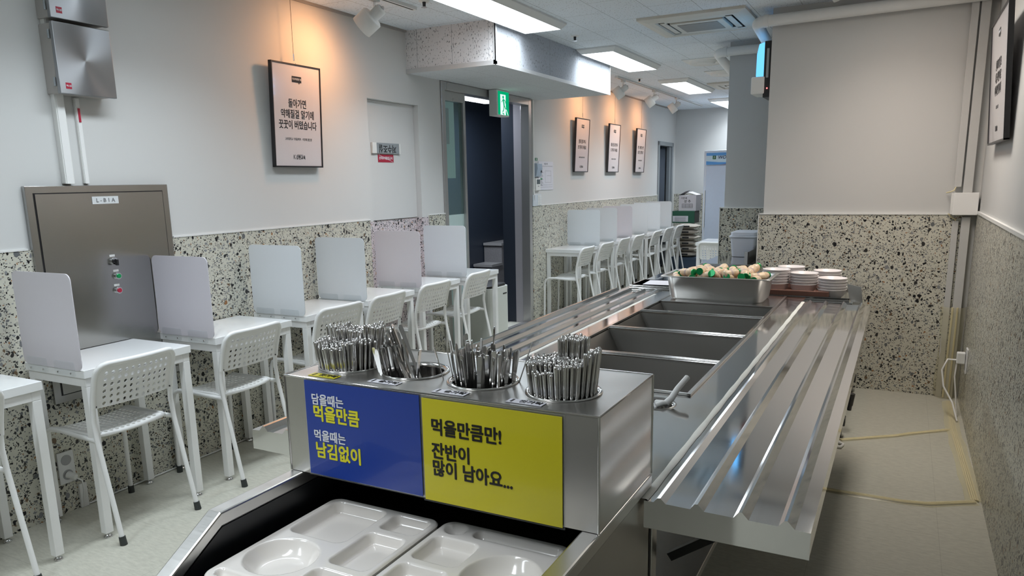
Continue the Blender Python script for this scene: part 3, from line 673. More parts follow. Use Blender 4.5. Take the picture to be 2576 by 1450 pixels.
def perf(nx, ny, w_, h_, fn, hole, solid, th, mar=0.0):
    """perforated sheet: nx*ny square cells over w_*h_, mapped by fn(u,v)->(point,normal); returns MB"""
    mb = MB(); K = 8
    def ring(cx, cy, a, b_):
        o_ = [(cx-a, cy-b_), (cx, cy-b_), (cx+a, cy-b_), (cx+a, cy), (cx+a, cy+b_), (cx, cy+b_), (cx-a, cy+b_), (cx-a, cy)]
        i_ = [(cx+hole*math.cos(-3*PI/4+k*PI/4), cy+hole*math.sin(-3*PI/4+k*PI/4)) for k in range(8)]
        return o_, i_
    for i in range(nx):
        for j in range(ny):
            a, b_ = w_/nx/2, h_/ny/2; cx, cy = -w_/2+a*(2*i+1), -h_/2+b_*(2*j+1)
            o_, i_ = ring(cx, cy, a, b_)
            if solid(i, j): 
                P = [fn(*p) for p in o_]
                top = [p+n_*th/2 for p, n_ in P]; bot = [p-n_*th/2 for p, n_ in P]
                mb.add([tuple(p) for p in top], [tuple(range(8))], None, True); mb.add([tuple(p) for p in bot], [tuple(range(8))[::-1]], None, True)
                continue
            Po = [fn(*p) for p in o_]; Pi = [fn(*p) for p in i_]
            v_ = [tuple(p+n_*th/2) for p, n_ in Po] + [tuple(p+n_*th/2) for p, n_ in Pi] + [tuple(p-n_*th/2) for p, n_ in Po] + [tuple(p-n_*th/2) for p, n_ in Pi]
            f_ = []
            for k in range(8):
                q = (k+1) % 8
                f_ += [(k, q, q+8, k+8), (k+24, q+24, q+16, k+16)]
            mb.add(v_, f_, None, True); mb.add(v_, [(k+8, (k+1) % 8+8, (k+1) % 8+24, k+24) for k in range(8)])
    return mb
def rim_pts(w_, h_, fn, n_=10):
    ps = [(-w_/2+w_*i/n_, -h_/2) for i in range(n_)] + [(w_/2, -h_/2+h_*i/n_) for i in range(n_)] + [(w_/2-w_*i/n_, h_/2) for i in range(n_)] + [(-w_/2, h_/2-h_*i/n_) for i in range(n_)]
    return [fn(*p)[0] for p in ps]
def make_chair(label):
    t_ = thing('perforated_chair', label, 'chair', (0, 0, 0), WA, 'white perforated metal chairs')
    W2 = .172
    def clampc(u, v_, w_, h_, r, top_only):
        for su in (-1, 1):
            for sv in ((1,) if top_only else (-1, 1)):
                cu, cv = su*(w_/2-r), sv*(h_/2-r)
                if su*u > su*cu and sv*v_ > sv*cv:
                    d_ = Vector((u-cu, v_-cv)); mx_ = max(abs(d_.x), abs(d_.y)); L_ = d_.length
                    if L_ > 1e-6: d_ = d_*(mx_/L_)
                    return cu+d_.x, cv+d_.y
        return u, v_
    BW, BH = .372, .185
    def fb(u, v_):
        u, v_ = clampc(u, v_, BW, BH, .045, True)
        z = .672+v_; x = .150+.055*((v_+BH/2)/BH)**1.3+.022*(1-(2*u/BW)**2)
        return Vector((x, u, z)), Vector((1, 0, -.3)).normalized()
    bk = perf(13, 7, BW, BH, fb, .0085, lambda i, j: i in (0, 12) or j in (6,), .006)
    bk.build('backrest', WHT, t_)
    SW, SD = .345, .335
    def fs(u, v_):   # u across, v from rear(+)... mapped to x
        u, v_ = clampc(u, v_, SW, SD, .03, False)
        x = -.040+v_; z = .452 - .010*(1-(2*u/SW)**2)
        if v_ < -SD/2+.07: k = (-SD/2+.07-v_)/.07; z -= .028*k*k
        return Vector((x, u, z)), Vector((0, 0, 1))
    sm_ = perf(13, 13, SW, SD, fs, .0088, lambda i, j: i in (0, 12) or j in (0, 12), .004)
    sm_.build('seat', WHT, t_)
    rp = rim_pts(SW-.004, SD-.004, fs); rp.append(rp[0]); MB().tube(rp, .0075, 8, False).build('seat_rim', WHT, t_)
    # back lip over the top
    lp = [fb(-BW/2, -BH/2+BH*i/6)[0] for i in range(6)] + [fb(-BW/2+BW*i/16, BH/2)[0] for i in range(17)] + [fb(BW/2, BH/2-BH*(i+1)/6)[0] for i in range(6)]
    MB().tube(lp, .0115, 10).build('back_lip', WHT, t_)
    lo_ = [fb(-BW/2+BW*i/12, -BH/2)[0] for i in range(13)]; MB().tube(lo_, .004, 6).build('lower_edge', WHT, t_)
    for s in (-1, 1):
        y = s*.187
        lg = MB().tube([(.235, s*.190, .03), (.150, s*.187, .445), (.142, s*.186, .52), (.148, s*.185, .585), (.165, s*.183, .66)], .0105, 10).build('leg', WHT, t_)
        MB().cyl((.241, s*.1902, 0), (.2345, s*.190, .036), .015, .0135, 14).build('foot_cap', RUB, lg)
        MB().cyl((.152, s*.178, .585), (.160, s*.178, .585), .004, .004, 8).build('rivet', BLK, lg)
        l2 = MB().tube([(-.220, s*.187, .03), (-.215, s*.186, .36), (-.212, s*.185, .40), (-.198, s*.183, .432), (-.165, s*.180, .447), (-.10, s*.178, .447), (.02, s*.178, .440), (.148, s*.187, .440)], .0105, 10).build('leg', WHT, t_)
        MB().cyl((-.2202, s*.187, 0), (-.22, s*.187, .036), .0145, .0135, 14).build('foot_cap', RUB, l2)
    MB().tube([(.02, -.178, .436), (.02, .178, .436)], .008, 8).build('crossbar', WHT, t_)
    return t_
desk0 = make_desk('x'); part0 = make_partition('x', PNL); part1 = make_partition('x', PNL2); chair0 = make_chair('x')
DK = [1.335, 2.027, 2.708, 3.352, 3.925, 4.56, 5.195, 7.54, 8.13, 8.71, 9.30, 9.97, 10.56, 11.17]
DX = [-2.865, -2.872, -2.892, -2.905, -2.922, -2.940, -2.948, -2.955, -2.962, -2.968, -2.975, -2.982, -2.988, -2.995]
CHY = [1.235, 1.962, 2.625, 3.335, 3.80, 4.378, 5.02, 7.33, 7.92, 8.58, 9.14, 9.93, 10.60, 11.17]
ordn = ['first', 'second', 'third', 'fourth', 'fifth', 'sixth', 'seventh']
ordf = ['nearest', 'second', 'third', 'fourth', 'fifth', 'sixth', 'farthest']
first = True
for i, (y, x) in enumerate(zip(DK, DX)):
    near = i < 7
    row = ', near row' if near else ', far row'
    od = ordn[i] if near else ordf[i-7]
    base = 'desk cut by the left edge' if i == 0 else '%s desk%s' % (od, (' from the left' if near else '')+row)
    loc = (x-.2, y, 0)
    ld = 'white desk cut by the left edge of the photo' if i == 0 else 'small white %s' % base
    if i == 0: desk0.location = loc; desk0['label'] = ld
    else: dup(desk0, loc, None, ld)
    if i not in (0, 7):
        src = part1 if i in (1, 2, 5, 10) else part0; lp = 'white partition on the ' + base
        if i in (1, 3): src.location = loc; src['label'] = lp
        else: dup(src, loc, None, lp)
    cl = (x-.145+.008*(i % 3), CHY[i], 0); rz = WA + (.0, .0, .015, -.05, .03, -.02, .04, 0, -.02, .02, 0, .02, -.02, 0)[i]
    lc = 'white perforated chair at the ' + base
    if i == 0: chair0.location = cl; chair0['label'] = lc; chair0.rotation_euler = (0, 0, rz)
    else: dup(chair0, cl, rz, lc)

# bin behind the last near chair
t_ = thing('waste_bin', 'cream floor bin with dark top standing in the entrance behind the last near desk', 'bin', (-3.185, 5.655, 0), .01)
MB().prism(rrect(-.14, .14, -.175, .175, .05, 4), .03, .56).build('body', plain('bin_cream', (.62, .64, .60), .5), t_, .004)
MB().prism(rrect(-.125, .125, -.16, .16, .045, 4), .56, .58).build('top_cover', DKST, t_, .004); MB().prism(rrect(-.13, .13, -.165, .165, .05, 4), 0, .03).build('plinth', BLK, t_)
MB().box(.14, .142, .05, .12, .49, .50).build('slot', BLK, t_)

# ================================================================== SERVING COUNTER
ct = thing('serving_counter', 'long stainless serving counter with ribbed tray slides on both sides', 'serving counter', (-.825, 2.85, 0))
ox, oy = -.825, 2.85
def B(mb, x0, x1, y0, y1, z0, z1): return mb.box(x0-ox, x1-ox, y0-oy, y1-oy, z0, z1)
ZC = .80; XL, XR, Y0, Y1 = -1.222, -.432, 1.49, 4.33
WX0, WX1, WY0, WY1 = -1.13, -.538, 2.20, 4.30
b = MB(); B(b, XL, WX0, Y0, Y1, ZC-.03, ZC); B(b, WX1, XR, WY0, Y1, ZC-.03, ZC); B(b, WX0, WX1, WY1, Y1, ZC-.03, ZC)
B(b, WX0, -.70, Y0, WY0, ZC-.03, ZC); B(b, -.50, XR, Y0, WY0, ZC-.03, ZC); B(b, -.70, -.50, Y0, 1.96, ZC-.03, ZC)
plate_hole(b, -.70-ox, -.50-ox, 1.96-oy, WY0-oy, -.603-ox, 2.072-oy, .052, ZC, 28, .10)
B(b, XL, XR, Y0, Y0+.004, ZC-.09, ZC-.03)
b.build('countertop', SS, ct)
b = MB()   # raised double lip round the wells and bars between them
B(b, WX0-.012, WX0+.004, WY0-.012, WY1, ZC, ZC+.007); B(b, WX1-.004, WX1+.012, WY0-.012, WY1, ZC, ZC+.007); B(b, WX0, WX1, WY0-.012, WY0+.004, ZC, ZC+.007)
b.build('well_lip', SSP, ct, .002)
wells = [(2.20, 2.62), (2.665, 3.115), (3.16, 3.575), (3.62, 3.93)]
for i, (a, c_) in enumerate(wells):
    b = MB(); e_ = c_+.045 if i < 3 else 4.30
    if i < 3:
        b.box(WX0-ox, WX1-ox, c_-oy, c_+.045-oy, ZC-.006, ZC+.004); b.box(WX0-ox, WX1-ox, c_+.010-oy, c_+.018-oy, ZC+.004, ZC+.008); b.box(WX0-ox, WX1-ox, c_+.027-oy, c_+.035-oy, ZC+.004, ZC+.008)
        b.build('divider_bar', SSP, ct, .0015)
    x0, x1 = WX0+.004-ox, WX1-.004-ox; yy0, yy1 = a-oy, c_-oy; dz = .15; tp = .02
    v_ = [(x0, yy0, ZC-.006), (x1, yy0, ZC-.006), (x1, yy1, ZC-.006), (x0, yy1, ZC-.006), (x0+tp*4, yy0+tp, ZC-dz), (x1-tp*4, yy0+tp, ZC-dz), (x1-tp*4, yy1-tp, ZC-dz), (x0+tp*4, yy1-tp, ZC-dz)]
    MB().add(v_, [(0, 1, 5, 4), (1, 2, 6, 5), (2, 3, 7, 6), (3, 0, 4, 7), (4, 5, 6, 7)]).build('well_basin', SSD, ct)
b = MB(); B(b, WX0, WX1, 3.93, 4.30, ZC-.012, ZC+.004); b.build('cover_plate', SSP, ct, .002)
# hole ring
MB().lathe([(.050, ZC-.004), (.060, ZC+.003), (.062, ZC), (.052, ZC-.003)], 32, Matrix.Translation((-.603-ox, 2.072-oy, 0))).build('hole_rim', SSP, ct)
MB().lathe([(.0, ZC-.10), (.050, ZC-.10), (.051, ZC-.002)], 32, Matrix.Translation((-.603-ox, 2.072-oy, 0))).build('hole_cup', SSP, ct)
# ribbed slides; profile runs from the joint outwards
prof = [(0, 0), (.020, 0), (.028, .010), (.034, .011), (.045, 0), (.095, -.001), (.104, .011), (.110, .012), (.123, -.001), (.180, -.002), (.190, .011), (.196, .012), (.209, -.002), (.264, -.003), (.274, .010), (.280, .011), (.294, -.004), (.322, -.005), (.322, -.055), (.312, -.055), (.312, -.030), (0, -.030)]
def slide(xj, sgn, ya, yb, nm):
    b = MB(); n_ = len(prof); k = n_-4
    P = [(xj+sgn*a, ZC-.002+c_) for a, c_ in prof]
    v_ = [(x-ox, ya-oy, z) for x, z in P] + [(x-ox, yb-oy, z) for x, z in P]
    f_ = [(i, (i+1) % n_, (i+1) % n_+n_, i+n_) for i in range(n_)]
    if sgn > 0: f_ = [q[::-1] for q in f_]
    b.add(v_, f_)
    # end aprons follow the ribs
    for y in (ya, yb):
        dy = .004 if y == ya else -.004
        for i in range(n_-5):
            a0, a1 = P[i], P[i+1]
            if abs(a1[0]-a0[0]) < 1e-6: continue
            xs = sorted((a0[0], a1[0])); vv = [(a0[0]-ox, y-oy, a0[1]), (a1[0]-ox, y-oy, a1[1]), (a1[0]-ox, y-oy, ZC-.062), (a0[0]-ox, y-oy, ZC-.062)]
            b.add(vv, [(0, 1, 2, 3) if (sgn > 0) == (y == yb) else (3, 2, 1, 0)])
    return b.build(nm, SS, ct)
slide(XR+.004, 1, 1.405, 4.19, 'tray_slide'); slide(XL-.004, -1, 1.405, 4.30, 'tray_slide')
b = MB()
for x in (XR+.004, XL-.004):
    v_ = []
    for i in range(49):
        y = 1.405-oy+i*.0575; wv = .0085+.001*math.sin(i*1.7)
        v_ += [(x-ox-wv, y, ZC+.0006), (x-ox-wv*.6, y, ZC+.0018+.0004*math.sin(i*2.9)), (x-ox+wv*.6, y, ZC+.0018), (x-ox+wv, y, ZC-.001)]
    b.add(v_, [(4*i+k, 4*i+k+1, 4*i+k+5, 4*i+k+4) for i in range(48) for k in range(3)], None, True)
b.build('sealant_strip', CAULK, ct)
for s_, xj in ((1, XR), (-1, XL)):
    for y in (1.62, 2.85, 4.05):
        b = MB()
        b.box(min(xj, xj+s_*.30)-ox, max(xj, xj+s_*.30)-ox, y-.012-oy, y+.012-oy, ZC-.055, ZC-.034)
        M = Matrix.Translation((xj+s_*.005-ox, y-oy, ZC-.23)) @ Matrix.Rotation(-s_*.62, 4, 'Y')
        b.box(0 if s_ > 0 else -.32, .32 if s_ > 0 else 0, -.01, .01, -.01, .01, M)
        b.build('slide_bracket', DKST, ct)
for x in (XL+.03, XR-.03):
    for y in (Y0+.05, Y1-.08):
        lg = MB().box(x-.019-ox, x+.019-ox, y-.019-oy, y+.019-oy, .09, ZC-.03).build('leg', SSX, ct, .002)
        MB().cyl((x-ox, y-oy, 0), (x-ox, y-oy, .09), .016, .012, 14).build('foot', BLK, lg)
b = MB(); B(b, XL+.02, XR-.02, 1.56, 4.25, .28, .305); b.build('undershelf', SSX, ct, .002)
b = MB(); B(b, XL+.05, XR-.05, 2.14, 4.25, .56, ZC-.15-.006); b.build('water_tank', SSX, ct, .003)
b = MB()
for x in (XL+.03, XR-.03): B(b, x-.015, x+.015, Y0+.07, Y1-.1, ZC-.075, ZC-.035)
B(b, XL+.05, XR-.05, Y0+.04, Y0+.07, ZC-.075, ZC-.035); b.build('under_frame', SSX, ct)
b = MB(); B(b, -.78, -.56, 1.60, 1.9, .305, .52); b.build('control_box', DKST, ct, .004)
b = MB(); b.tube([(-.50-ox, 1.75-oy, .38), (-.44-ox, 1.70-oy, .30), (-.40-ox, 1.68-oy, .15), (-.42-ox, 1.8-oy, .01), (-.52-ox, 2.1-oy, .008)], .006, 8); b.build('cord', BLK, ct)

# white hook-like ladle rest in the round hole
t_ = thing('plastic_spout', 'white plastic spout resting in the round counter hole', 'spout', (-.57, 2.07, ZC))
MB().tube([(.0, -.005, .006), (.012, .01, .018), (.02, .05, .040), (.034, .105, .062)], [.011, .010, .009, .009], 10).tube([(-.03, .005, .004), (-.012, -.012, .010), (.0, -.005, .008)], .008, 8).tube([(-.022, -.028, .004), (-.006, -.018, .010), (.002, -.006, .008)], .008, 8).build('spout', WHT, t_)

# ---- food pan heaped with yogurt bottles
PX, PY = -.856, 4.135
t_ = thing('steel_food_pan', 'deep stainless food pan heaped with small yogurt bottles on the counter', 'food pan', (PX, PY, ZC+.004))
def ring_rr(x, y, r, z, n=5): return [(a, c_, z) for a, c_ in rrect(-x, x, -y, y, r, n)]
L = [ring_rr(.240, .135, .05, 0.0), ring_rr(.247, .142, .05, .012), ring_rr(.262, .148, .045, .125), ring_rr(.268, .152, .04, .130), ring_rr(.288, .172, .025, .131), ring_rr(.289, .173, .025, .126),
     ring_rr(.270, .154, .04, .1245), ring_rr(.260, .146, .045, .12), ring_rr(.245, .140, .05, .014), ring_rr(.236, .131, .05, .004)]
n_ = len(L[0]); b = MB(); v_ = [p for r_ in L for p in r_]
b.add(v_, [(i*n_+j, i*n_+(j+1) % n_, (i+1)*n_+(j+1) % n_, (i+1)*n_+j) for i in range(len(L)-1) for j in range(n_)], None, True)
b.add(L[0], [tuple(range(n_))[::-1]]); b.add(L[-1], [tuple(range(n_))]); b.build('pan_body', steel('pan_steel', (.50, .49, .47), .38, (1, 1, 1), .08, .0, smudge=.1), t_)
def make_bottle(label):
    t_ = thing('yogurt_bottle', label, 'bottle', (0, 0, 0), 0, 'yogurt bottles heaped in the food pan')
    MB().lathe([(0, 0), (.014, 0), (.0175, .003), (.019, .008), (.019, .022), (.0175, .026), (.0175, .044), (.0185, .047), (.0185, .056), (.0165, .063), (.0135, .067), (.0130, .072), (.0145, .0735), (.0145, .075), (0, .075)], 16).build('body', YOG, t_)
    MB().lathe([(.0176, .0300), (.01775, .0305), (.01775, .0395), (.0176, .040)], 16).build('printed_band', LBL, t_)
    MB().cyl((0, 0, .0715), (0, 0, .0765), .0155, .0153, 16).build('foil_cap', GRN, t_, .0004, 1)
    t_.scale = (1.22, 1.22, 1.22); return t_
bt0 = make_bottle('x'); rnd = random.Random(5); k = 0
YLB = 'small peach yogurt bottle with green foil cap in the heaped pan'
spots = []
for i in range(6):
    for j in range(4): spots.append((-.205+i*.082, -.095+j*.063, .030, 0))
for i in range(6):
    for j in range(4): spots.append((-.20+i*.080+rnd.uniform(-.01, .01), -.095+j*.063+rnd.uniform(-.008, .008), .076, 1))
for i in range(7):
    for j in range(4):
        spots.append((-.212+i*.070+rnd.uniform(-.012, .012), -.105+j*.068+rnd.uniform(-.01, .01), .112+.016*max(0, 1-((i-3)/3.5)**2)+rnd.uniform(-.008, .012), 2))
for i in range(5):
    for j in range(3): spots.append((-.155+i*.075+rnd.uniform(-.02, .02), -.065+j*.06+rnd.uniform(-.015, .015), .146+rnd.uniform(-.010, .008), 3))
for x, y, z, ly in spots:
    az = rnd.uniform(0, 2*PI); el = rnd.uniform(-.35, .45) if ly > 1 else rnd.uniform(-.05, .05)
    d_ = Vector((math.cos(az)*math.cos(el), math.sin(az)*math.cos(el), math.sin(el)))
    if ly == 2 and rnd.random() < .35: d_ = Vector((rnd.uniform(-.5, .5), -1, rnd.uniform(-.1, .5))).normalized()
    q = d_.to_track_quat('Z', 'Y'); c0 = Vector((PX+x, PY+y, ZC+.004+z)); p0_ = c0 - d_*.045
    # keep inside the pan
    p1_ = c0 + d_*.045
    for P_ in (p0_, p1_):
        lim = (.232, .118)
        for ax, cc in ((0, PX), (1, PY)):
            ov = abs(P_[ax]-cc)-lim[ax]
            if ov > 0: c0[ax] -= math.copysign(ov, P_[ax]-cc)
    p0_ = c0-d_*.045
    if k == 0: bt0.location = p0_; bt0.rotation_euler = q.to_euler(); bt0['label'] = YLB
    else: dup(bt0, p0_, None, YLB, rot=q.to_euler())
    k += 1

# ---- second counter with bowls
c2 = thing('rear_counter', 'stainless counter standing behind the serving counter, carrying the bowl stacks', 'counter', (-.82, 4.95, 0))
def B2(mb, x0, x1, y0, y1, z0, z1): return mb.box(x0+.82, x1+.82, y0-4.95, y1-4.95, z0, z1)
ZD = .775
b = MB(); B2(b, -1.46, -.20, 4.37, 5.48, ZD-.03, ZD); b.build('countertop', SS, c2, .003)
b = MB(); B2(b, -1.40, -.26, 4.42, 4.43, .45, ZD-.03); b.build('front_panel', BLK, c2)
b = MB(); B2(b, -1.52, -1.46, 4.37, 5.3, ZD-.04, ZD+.006); b.build('side_flap', SS, c2, .002)
for x in (-1.42, -.225):
    for y in (4.42, 5.43):
        lg = MB().box(x+.82-.02, x+.82+.02, y-4.95-.02, y-4.95+.02, .12, ZD-.03).build('leg', SSX, c2, .002)
        MB().box(x+.82-.03, x+.82+.03, y-4.95-.035, y-4.95+.035, .075, .12).build('caster_fork', BLK, lg, .004)
        MB().cyl((x+.82-.015, y-4.95, .045), (x+.82+.015, y-4.95, .045), .045, .045, 20).build('caster_wheel', BLK, lg)
b = MB(); B2(b, -1.38, -.27, 4.46, 5.4, .25, .27); b.build('undershelf', SSX, c2)
b = MB().prism([(-.045, 0), (.0, -.02), (.03, .02), (.045, .10), (-.03, .09)], 0, .004, 'YZ', Matrix.Translation((.625, -.53, ZD-.005)) @ Matrix.Rotation(1.2, 4, 'Z')); b.build('end_flap', SSX, c2)
t_ = thing('sheet_pan', 'flat silver baking tray under the brown tray and bowls', 'tray', (-.435, 4.62, ZD))
MB().box(-.215, .215, -.20, .20, 0, .006).box(-.215, .215, -.20, -.194, .006, .018).box(-.215, .215, .194, .20, .006, .018).box(-.215, -.209, -.20, .20, .006, .018).box(.209, .215, -.20, .20, .006, .018).build('pan', SSP, t_, .002)
t_ = thing('brown_serving_tray', 'brown serving tray under the bowl stacks', 'tray', (-.50, 4.60, ZD+.019))
MB().box(-.16, .16, -.17, .17, 0, .006).build('base', BRN, t_, .003)
b = MB()
for s in (-1, 1):
    b.box(-.175, .175, s*.178-.006, s*.178+.006, 0, .030); b.box(s*.170-.006, s*.170+.006, -.172, .172, 0, .030)
b.build('rim', BRN, t_, .004)
def bowl(label, gr):
    o = MB().lathe([(0, .002), (.045, .002), (.047, 0), (.050, 0), (.052, .004), (.066, .018), (.072, .043), (.0765, .046), (.0765, .049), (.070, .0485), (.063, .020), (.045, .010), (0, .009)], 28).build('melamine_bowl', BOWL); tag(o, label, 'bowl', gr); return o
stk = [(-.317, 4.50, ZD+.007, 5, 'rightmost front stack'), (-.470, 4.54, ZD+.026, 5, 'middle front stack'), (-.622, 4.54, ZD+.026, 6, 'front stack beside the yogurt pan'),
       (-.36, 4.69, ZD+.026, 5, 'rear stack on the right'), (-.56, 4.70, ZD+.026, 6, 'rear stack beside the yogurt pan')]
for sx, sy, sz, n_, nm in stk:
    o0 = None
    for i in range(n_):
        lb = '%s bowl of the %s of pinkish white bowls' % (['bottom', 'second from bottom', 'third from bottom', 'fourth from bottom', 'fifth from bottom', 'top'][i if i < n_-1 else 5], nm)
        if o0 is None: o0 = bowl(lb, 'bowls in the ' + nm); o_ = o0
        else: o_ = o0.copy(); C.objects.link(o_); o_['label'] = lb
        o_.location = (sx+.001*(i % 2), sy, sz+i*.0155+.0005)
# stack of lids, left end
tl0 = None
for i, l in enumerate(('bottom steel tray of the low stack left of the yogurt pan', 'middle steel tray of the low stack left of the yogurt pan', 'top steel tray of the low stack left of the yogurt pan')):
    if tl0 is None:
        tl0 = thing('steel_tray', l, 'tray', (-1.33, 4.54, ZD), .0, 'steel trays left of the yogurt pan')
        MB().box(-.125, .16, -.14, .14, 0, .013).build('tray_body', SSP, tl0, .003); MB().box(-.132, .167, -.147, .147, .010, .013).build('rim', SS, tl0, .001)
    else: dup(tl0, (-1.33+.003*i, 4.54, ZD+.0135*i), None, l)
t_ = thing('paper_sheet', 'white paper sheet on the low stack of steel trays', 'paper', (-1.31, 4.53, ZD+.0412), .06); MB().box(-.08, .09, -.10, .10, 0, .002).build('sheet', PPR, t_)

# ---- far worktop, tub, dark edge
t_ = thing('far_worktop', 'stainless worktop between the two piers, carrying the white tub', 'worktop', (-1.05, 5.98, 0))
MB().box(-.225, .165, -.53, .68, .815, .845).build('top', SS, t_, .003); MB().box(-.20, .10, -.50, .64, .25, .27).build('shelf', SSX, t_)
for sx in (-.195, .135):
    for sy in (-.5, .64): MB().box(sx-.018, sx+.018, sy-.018, sy+.018, 0, .815).build('leg', SSX, t_, .002)
t_ = thing('dark_splash_board', 'dark upright board along the edge of the far worktop', 'board', (-.945, 5.98, .845)); MB().box(-.008, .0, -.48, .65, 0, .085).build('board', DKST, t_, .002); MB().box(-.03, -.008, -.48, -.47, 0, .085).build('end_plate', SGN, t_)
t_ = thing('plastic_tub', 'white plastic tub with lid on the far worktop', 'tub', (-1.07, 6.10, .8455))
L = [ring_rr(.085, .13, .02, 0), ring_rr(.10, .15, .025, .15)]; n_ = len(L[0]); b = MB(); b.add(L[0]+L[1], [(j, (j+1) % n_, (j+1) % n_+n_, j+n_) for j in range(n_)]+[tuple(range(n_))[::-1], tuple(range(n_, 2*n_))]); b.build('body', TUB, t_, .003)
MB().prism(rrect(-.108, .108, -.158, .158, .028, 4), .15, .165).prism(rrect(-.098, .098, -.148, .148, .028, 4), .165, .192).build('lid', TUB, t_, .004)

# ---- far table, chairs, fridge, goods
t_ = thing('far_table', 'white table beyond the yogurt pan, left of the second pier', 'table', (-1.72, 8.75, 0))
MB().box(-.33, .33, -.25, .35, .705, .74).build('tabletop', WHG, t_, .002)
MB().box(-.32, .32, -.24, .34, .665, .705).build('apron', WHT, t_)
for sx in (-.30, .30):
    for sy in (-.22, .32): MB().box(sx-.018, sx+.018, sy-.018, sy+.018, 0, .665).build('leg', WHT, t_, .002)
dup(chair0, (-1.76, 8.42+.0, 0), -PI/2, 'white perforated chair facing away at the far table beside the second pier')
dup(chair0, (-1.80, 9.65, 0), PI/2, 'white perforated chair on the far side of the far table, mostly hidden')
t_ = thing('white_fridge', 'tall white display fridge with blue printed header, half hidden by the pier', 'fridge', (-2.20, 11.3, 0))
MB().box(-.37, .37, -.28, .34, .06, 1.84).build('cabinet', FRG, t_, .01); MB().box(-.36, .36, -.26, .32, 0, .06).build('plinth', BLK, t_)
MB().box(-.33, .35, -.30, -.28, .10, 1.62).build('door', plain('fridge_door', (.52, .60, .74), .25), t_, .006); MB().box(-.345, -.335, -.31, -.28, .75, 1.28).build('door_handle', WHM, t_, .003)
hd = MB().box(-.335, .35, -.295, -.28, 1.64, 1.805).build('header_panel', PALE, t_)
MB().box(-.335, .35, -.297, -.295, 1.765, 1.805).build('blue_band', SKYB, hd)
MB().prism([(-.335, 1.64), (.35, 1.64), (.35, 1.715), (.2, 1.70), (.0, 1.67), (-.15, 1.672), (-.335, 1.69)], -.2985, -.295, 'XZ').build('wave_light', SKYB, hd)
MB().prism([(-.12, 1.64), (.35, 1.64), (.35, 1.71), (.2, 1.695), (.03, 1.665)], -.3005, -.2985, 'XZ').build('wave_dark', PURP, hd)
MB().box(-.245, -.200, -.2985, -.295, 1.715, 1.765).build('logo_square', plain('logo_green', (.01, .12, .05), .4), hd)
MB().tube([(-.23, -.299, 1.725), (-.215, -.299, 1.735), (-.23, -.299, 1.742), (-.215, -.299, 1.75), (-.225, -.299, 1.758)], .003, 6).build('logo_mark', WTX, hd)
text('WOOSUNG', .062, NVT, hd, (-.175, -.299, 1.738), RB, bold=.02, align='LEFT', shear=.3)
def sack(label, x, z, w_, rz):
    t_ = thing('rice_sack', label, 'sack', (x, 11.75, z), rz, 'paper sacks stacked beside the fridge')
    b = MB(); N_ = 10; v_ = []
    for i in range(N_+1):
        for j in range(7):
            u = -1+2*i/N_; q = -1+2*j/6; e_ = (1-abs(u)**3)*(1-abs(q)**3)
            v_.append((u*w_/2, q*.19, .045+.045*e_))
    nb_ = len(v_); v_ += [(x_, y_, .045-.043*(1-abs(x_/(w_/2))**4)*(1-abs(y_/.19)**4)) for x_, y_, _ in v_]
    f_ = []
    for i in range(N_):
        for j in range(6):
            a = i*7+j; f_ += [(a, a+7, a+8, a+1), (a+nb_+1, a+8+nb_, a+7+nb_, a+nb_)]
    b.add(v_, f_, None, True); b.build('bag', SACK, t_)
    MB().box(-.03, .07, -.197, -.18, .035, .06).build('printed_patch', BLK, t_)
    return t_
zz = [(.28, 'lowest'), (.365, 'second lowest'), (.45, 'third lowest'), (.535, 'third highest'), (.62, 'second highest'), (.705, 'topmost')]
for i, (z, nm) in enumerate(zz): sack('%s of the pale sacks stacked beside the fridge' % nm, -2.97+.01*(i % 2), z-.03+.001*i, .34, .02*(i % 3-1))
t_ = thing('plastic_crate', 'dark blue crate at the bottom of the sack pile', 'crate', (-2.97, 11.76, 0)); MB().box(-.2, .2, -.17, .17, 0, .23).build('body', CRATE, t_, .01); MB().box(-.205, .205, -.175, .175, .20, .249).build('rim', CRATE, t_, .004)
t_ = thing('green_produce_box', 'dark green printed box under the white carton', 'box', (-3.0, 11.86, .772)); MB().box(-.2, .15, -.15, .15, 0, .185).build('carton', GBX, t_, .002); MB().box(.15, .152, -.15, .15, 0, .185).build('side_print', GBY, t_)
MB().box(-.19, .05, -.152, -.15, .02, .11).build('printed_label', PPR, t_)
b = MB()
for i in range(5): b.box(-.16, .03-.02*(i % 2), -.1535, -.152, .03+.015*i, .035+.015*i)
b.build('label_lines', GTX, t_)
t_ = thing('white_carton', 'open white carton with Korean print on top of the pile', 'box', (-2.975, 11.90, .958))
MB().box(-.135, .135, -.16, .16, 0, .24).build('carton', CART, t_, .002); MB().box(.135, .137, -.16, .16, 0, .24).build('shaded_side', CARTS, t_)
v_ = [(-.135, -.16, .24), (.0, -.16, .24), (.02, .16, .30), (-.115, .16, .30)]
fl = MB().add([(-.135, -.16, .2405), (-.135, .16, .2405), (-.03, .12, .31), (-.03, -.14, .30)], [(0, 1, 2, 3)]).build('flap', CARTS, t_); fl.modifiers.new('s', 'SOLIDIFY').thickness = .004
fl = MB().add([(.135, -.16, .2405), (.135, .16, .2405), (.0, .14, .29), (.0, -.14, .285)], [(3, 2, 1, 0)]).build('flap', CART, t_); fl.modifiers.new('s', 'SOLIDIFY').thickness = .004
text('상 추', .05, KTX, t_, (0, -.1605, .145), RB, bold=.015); text('가온세', .035, KTX, t_, (-.055, -.1605, .195), RB, bold=.015); 
b = MB()
for i in range(4): b.box(-.085, .085, -.162, -.16, .05+.018*i, .055+.018*i)
for x in (-.085, -.03, .03, .083): b.box(x, x+.003, -.162, -.16, .05, .108)
b.build('printed_table', GTX, t_)

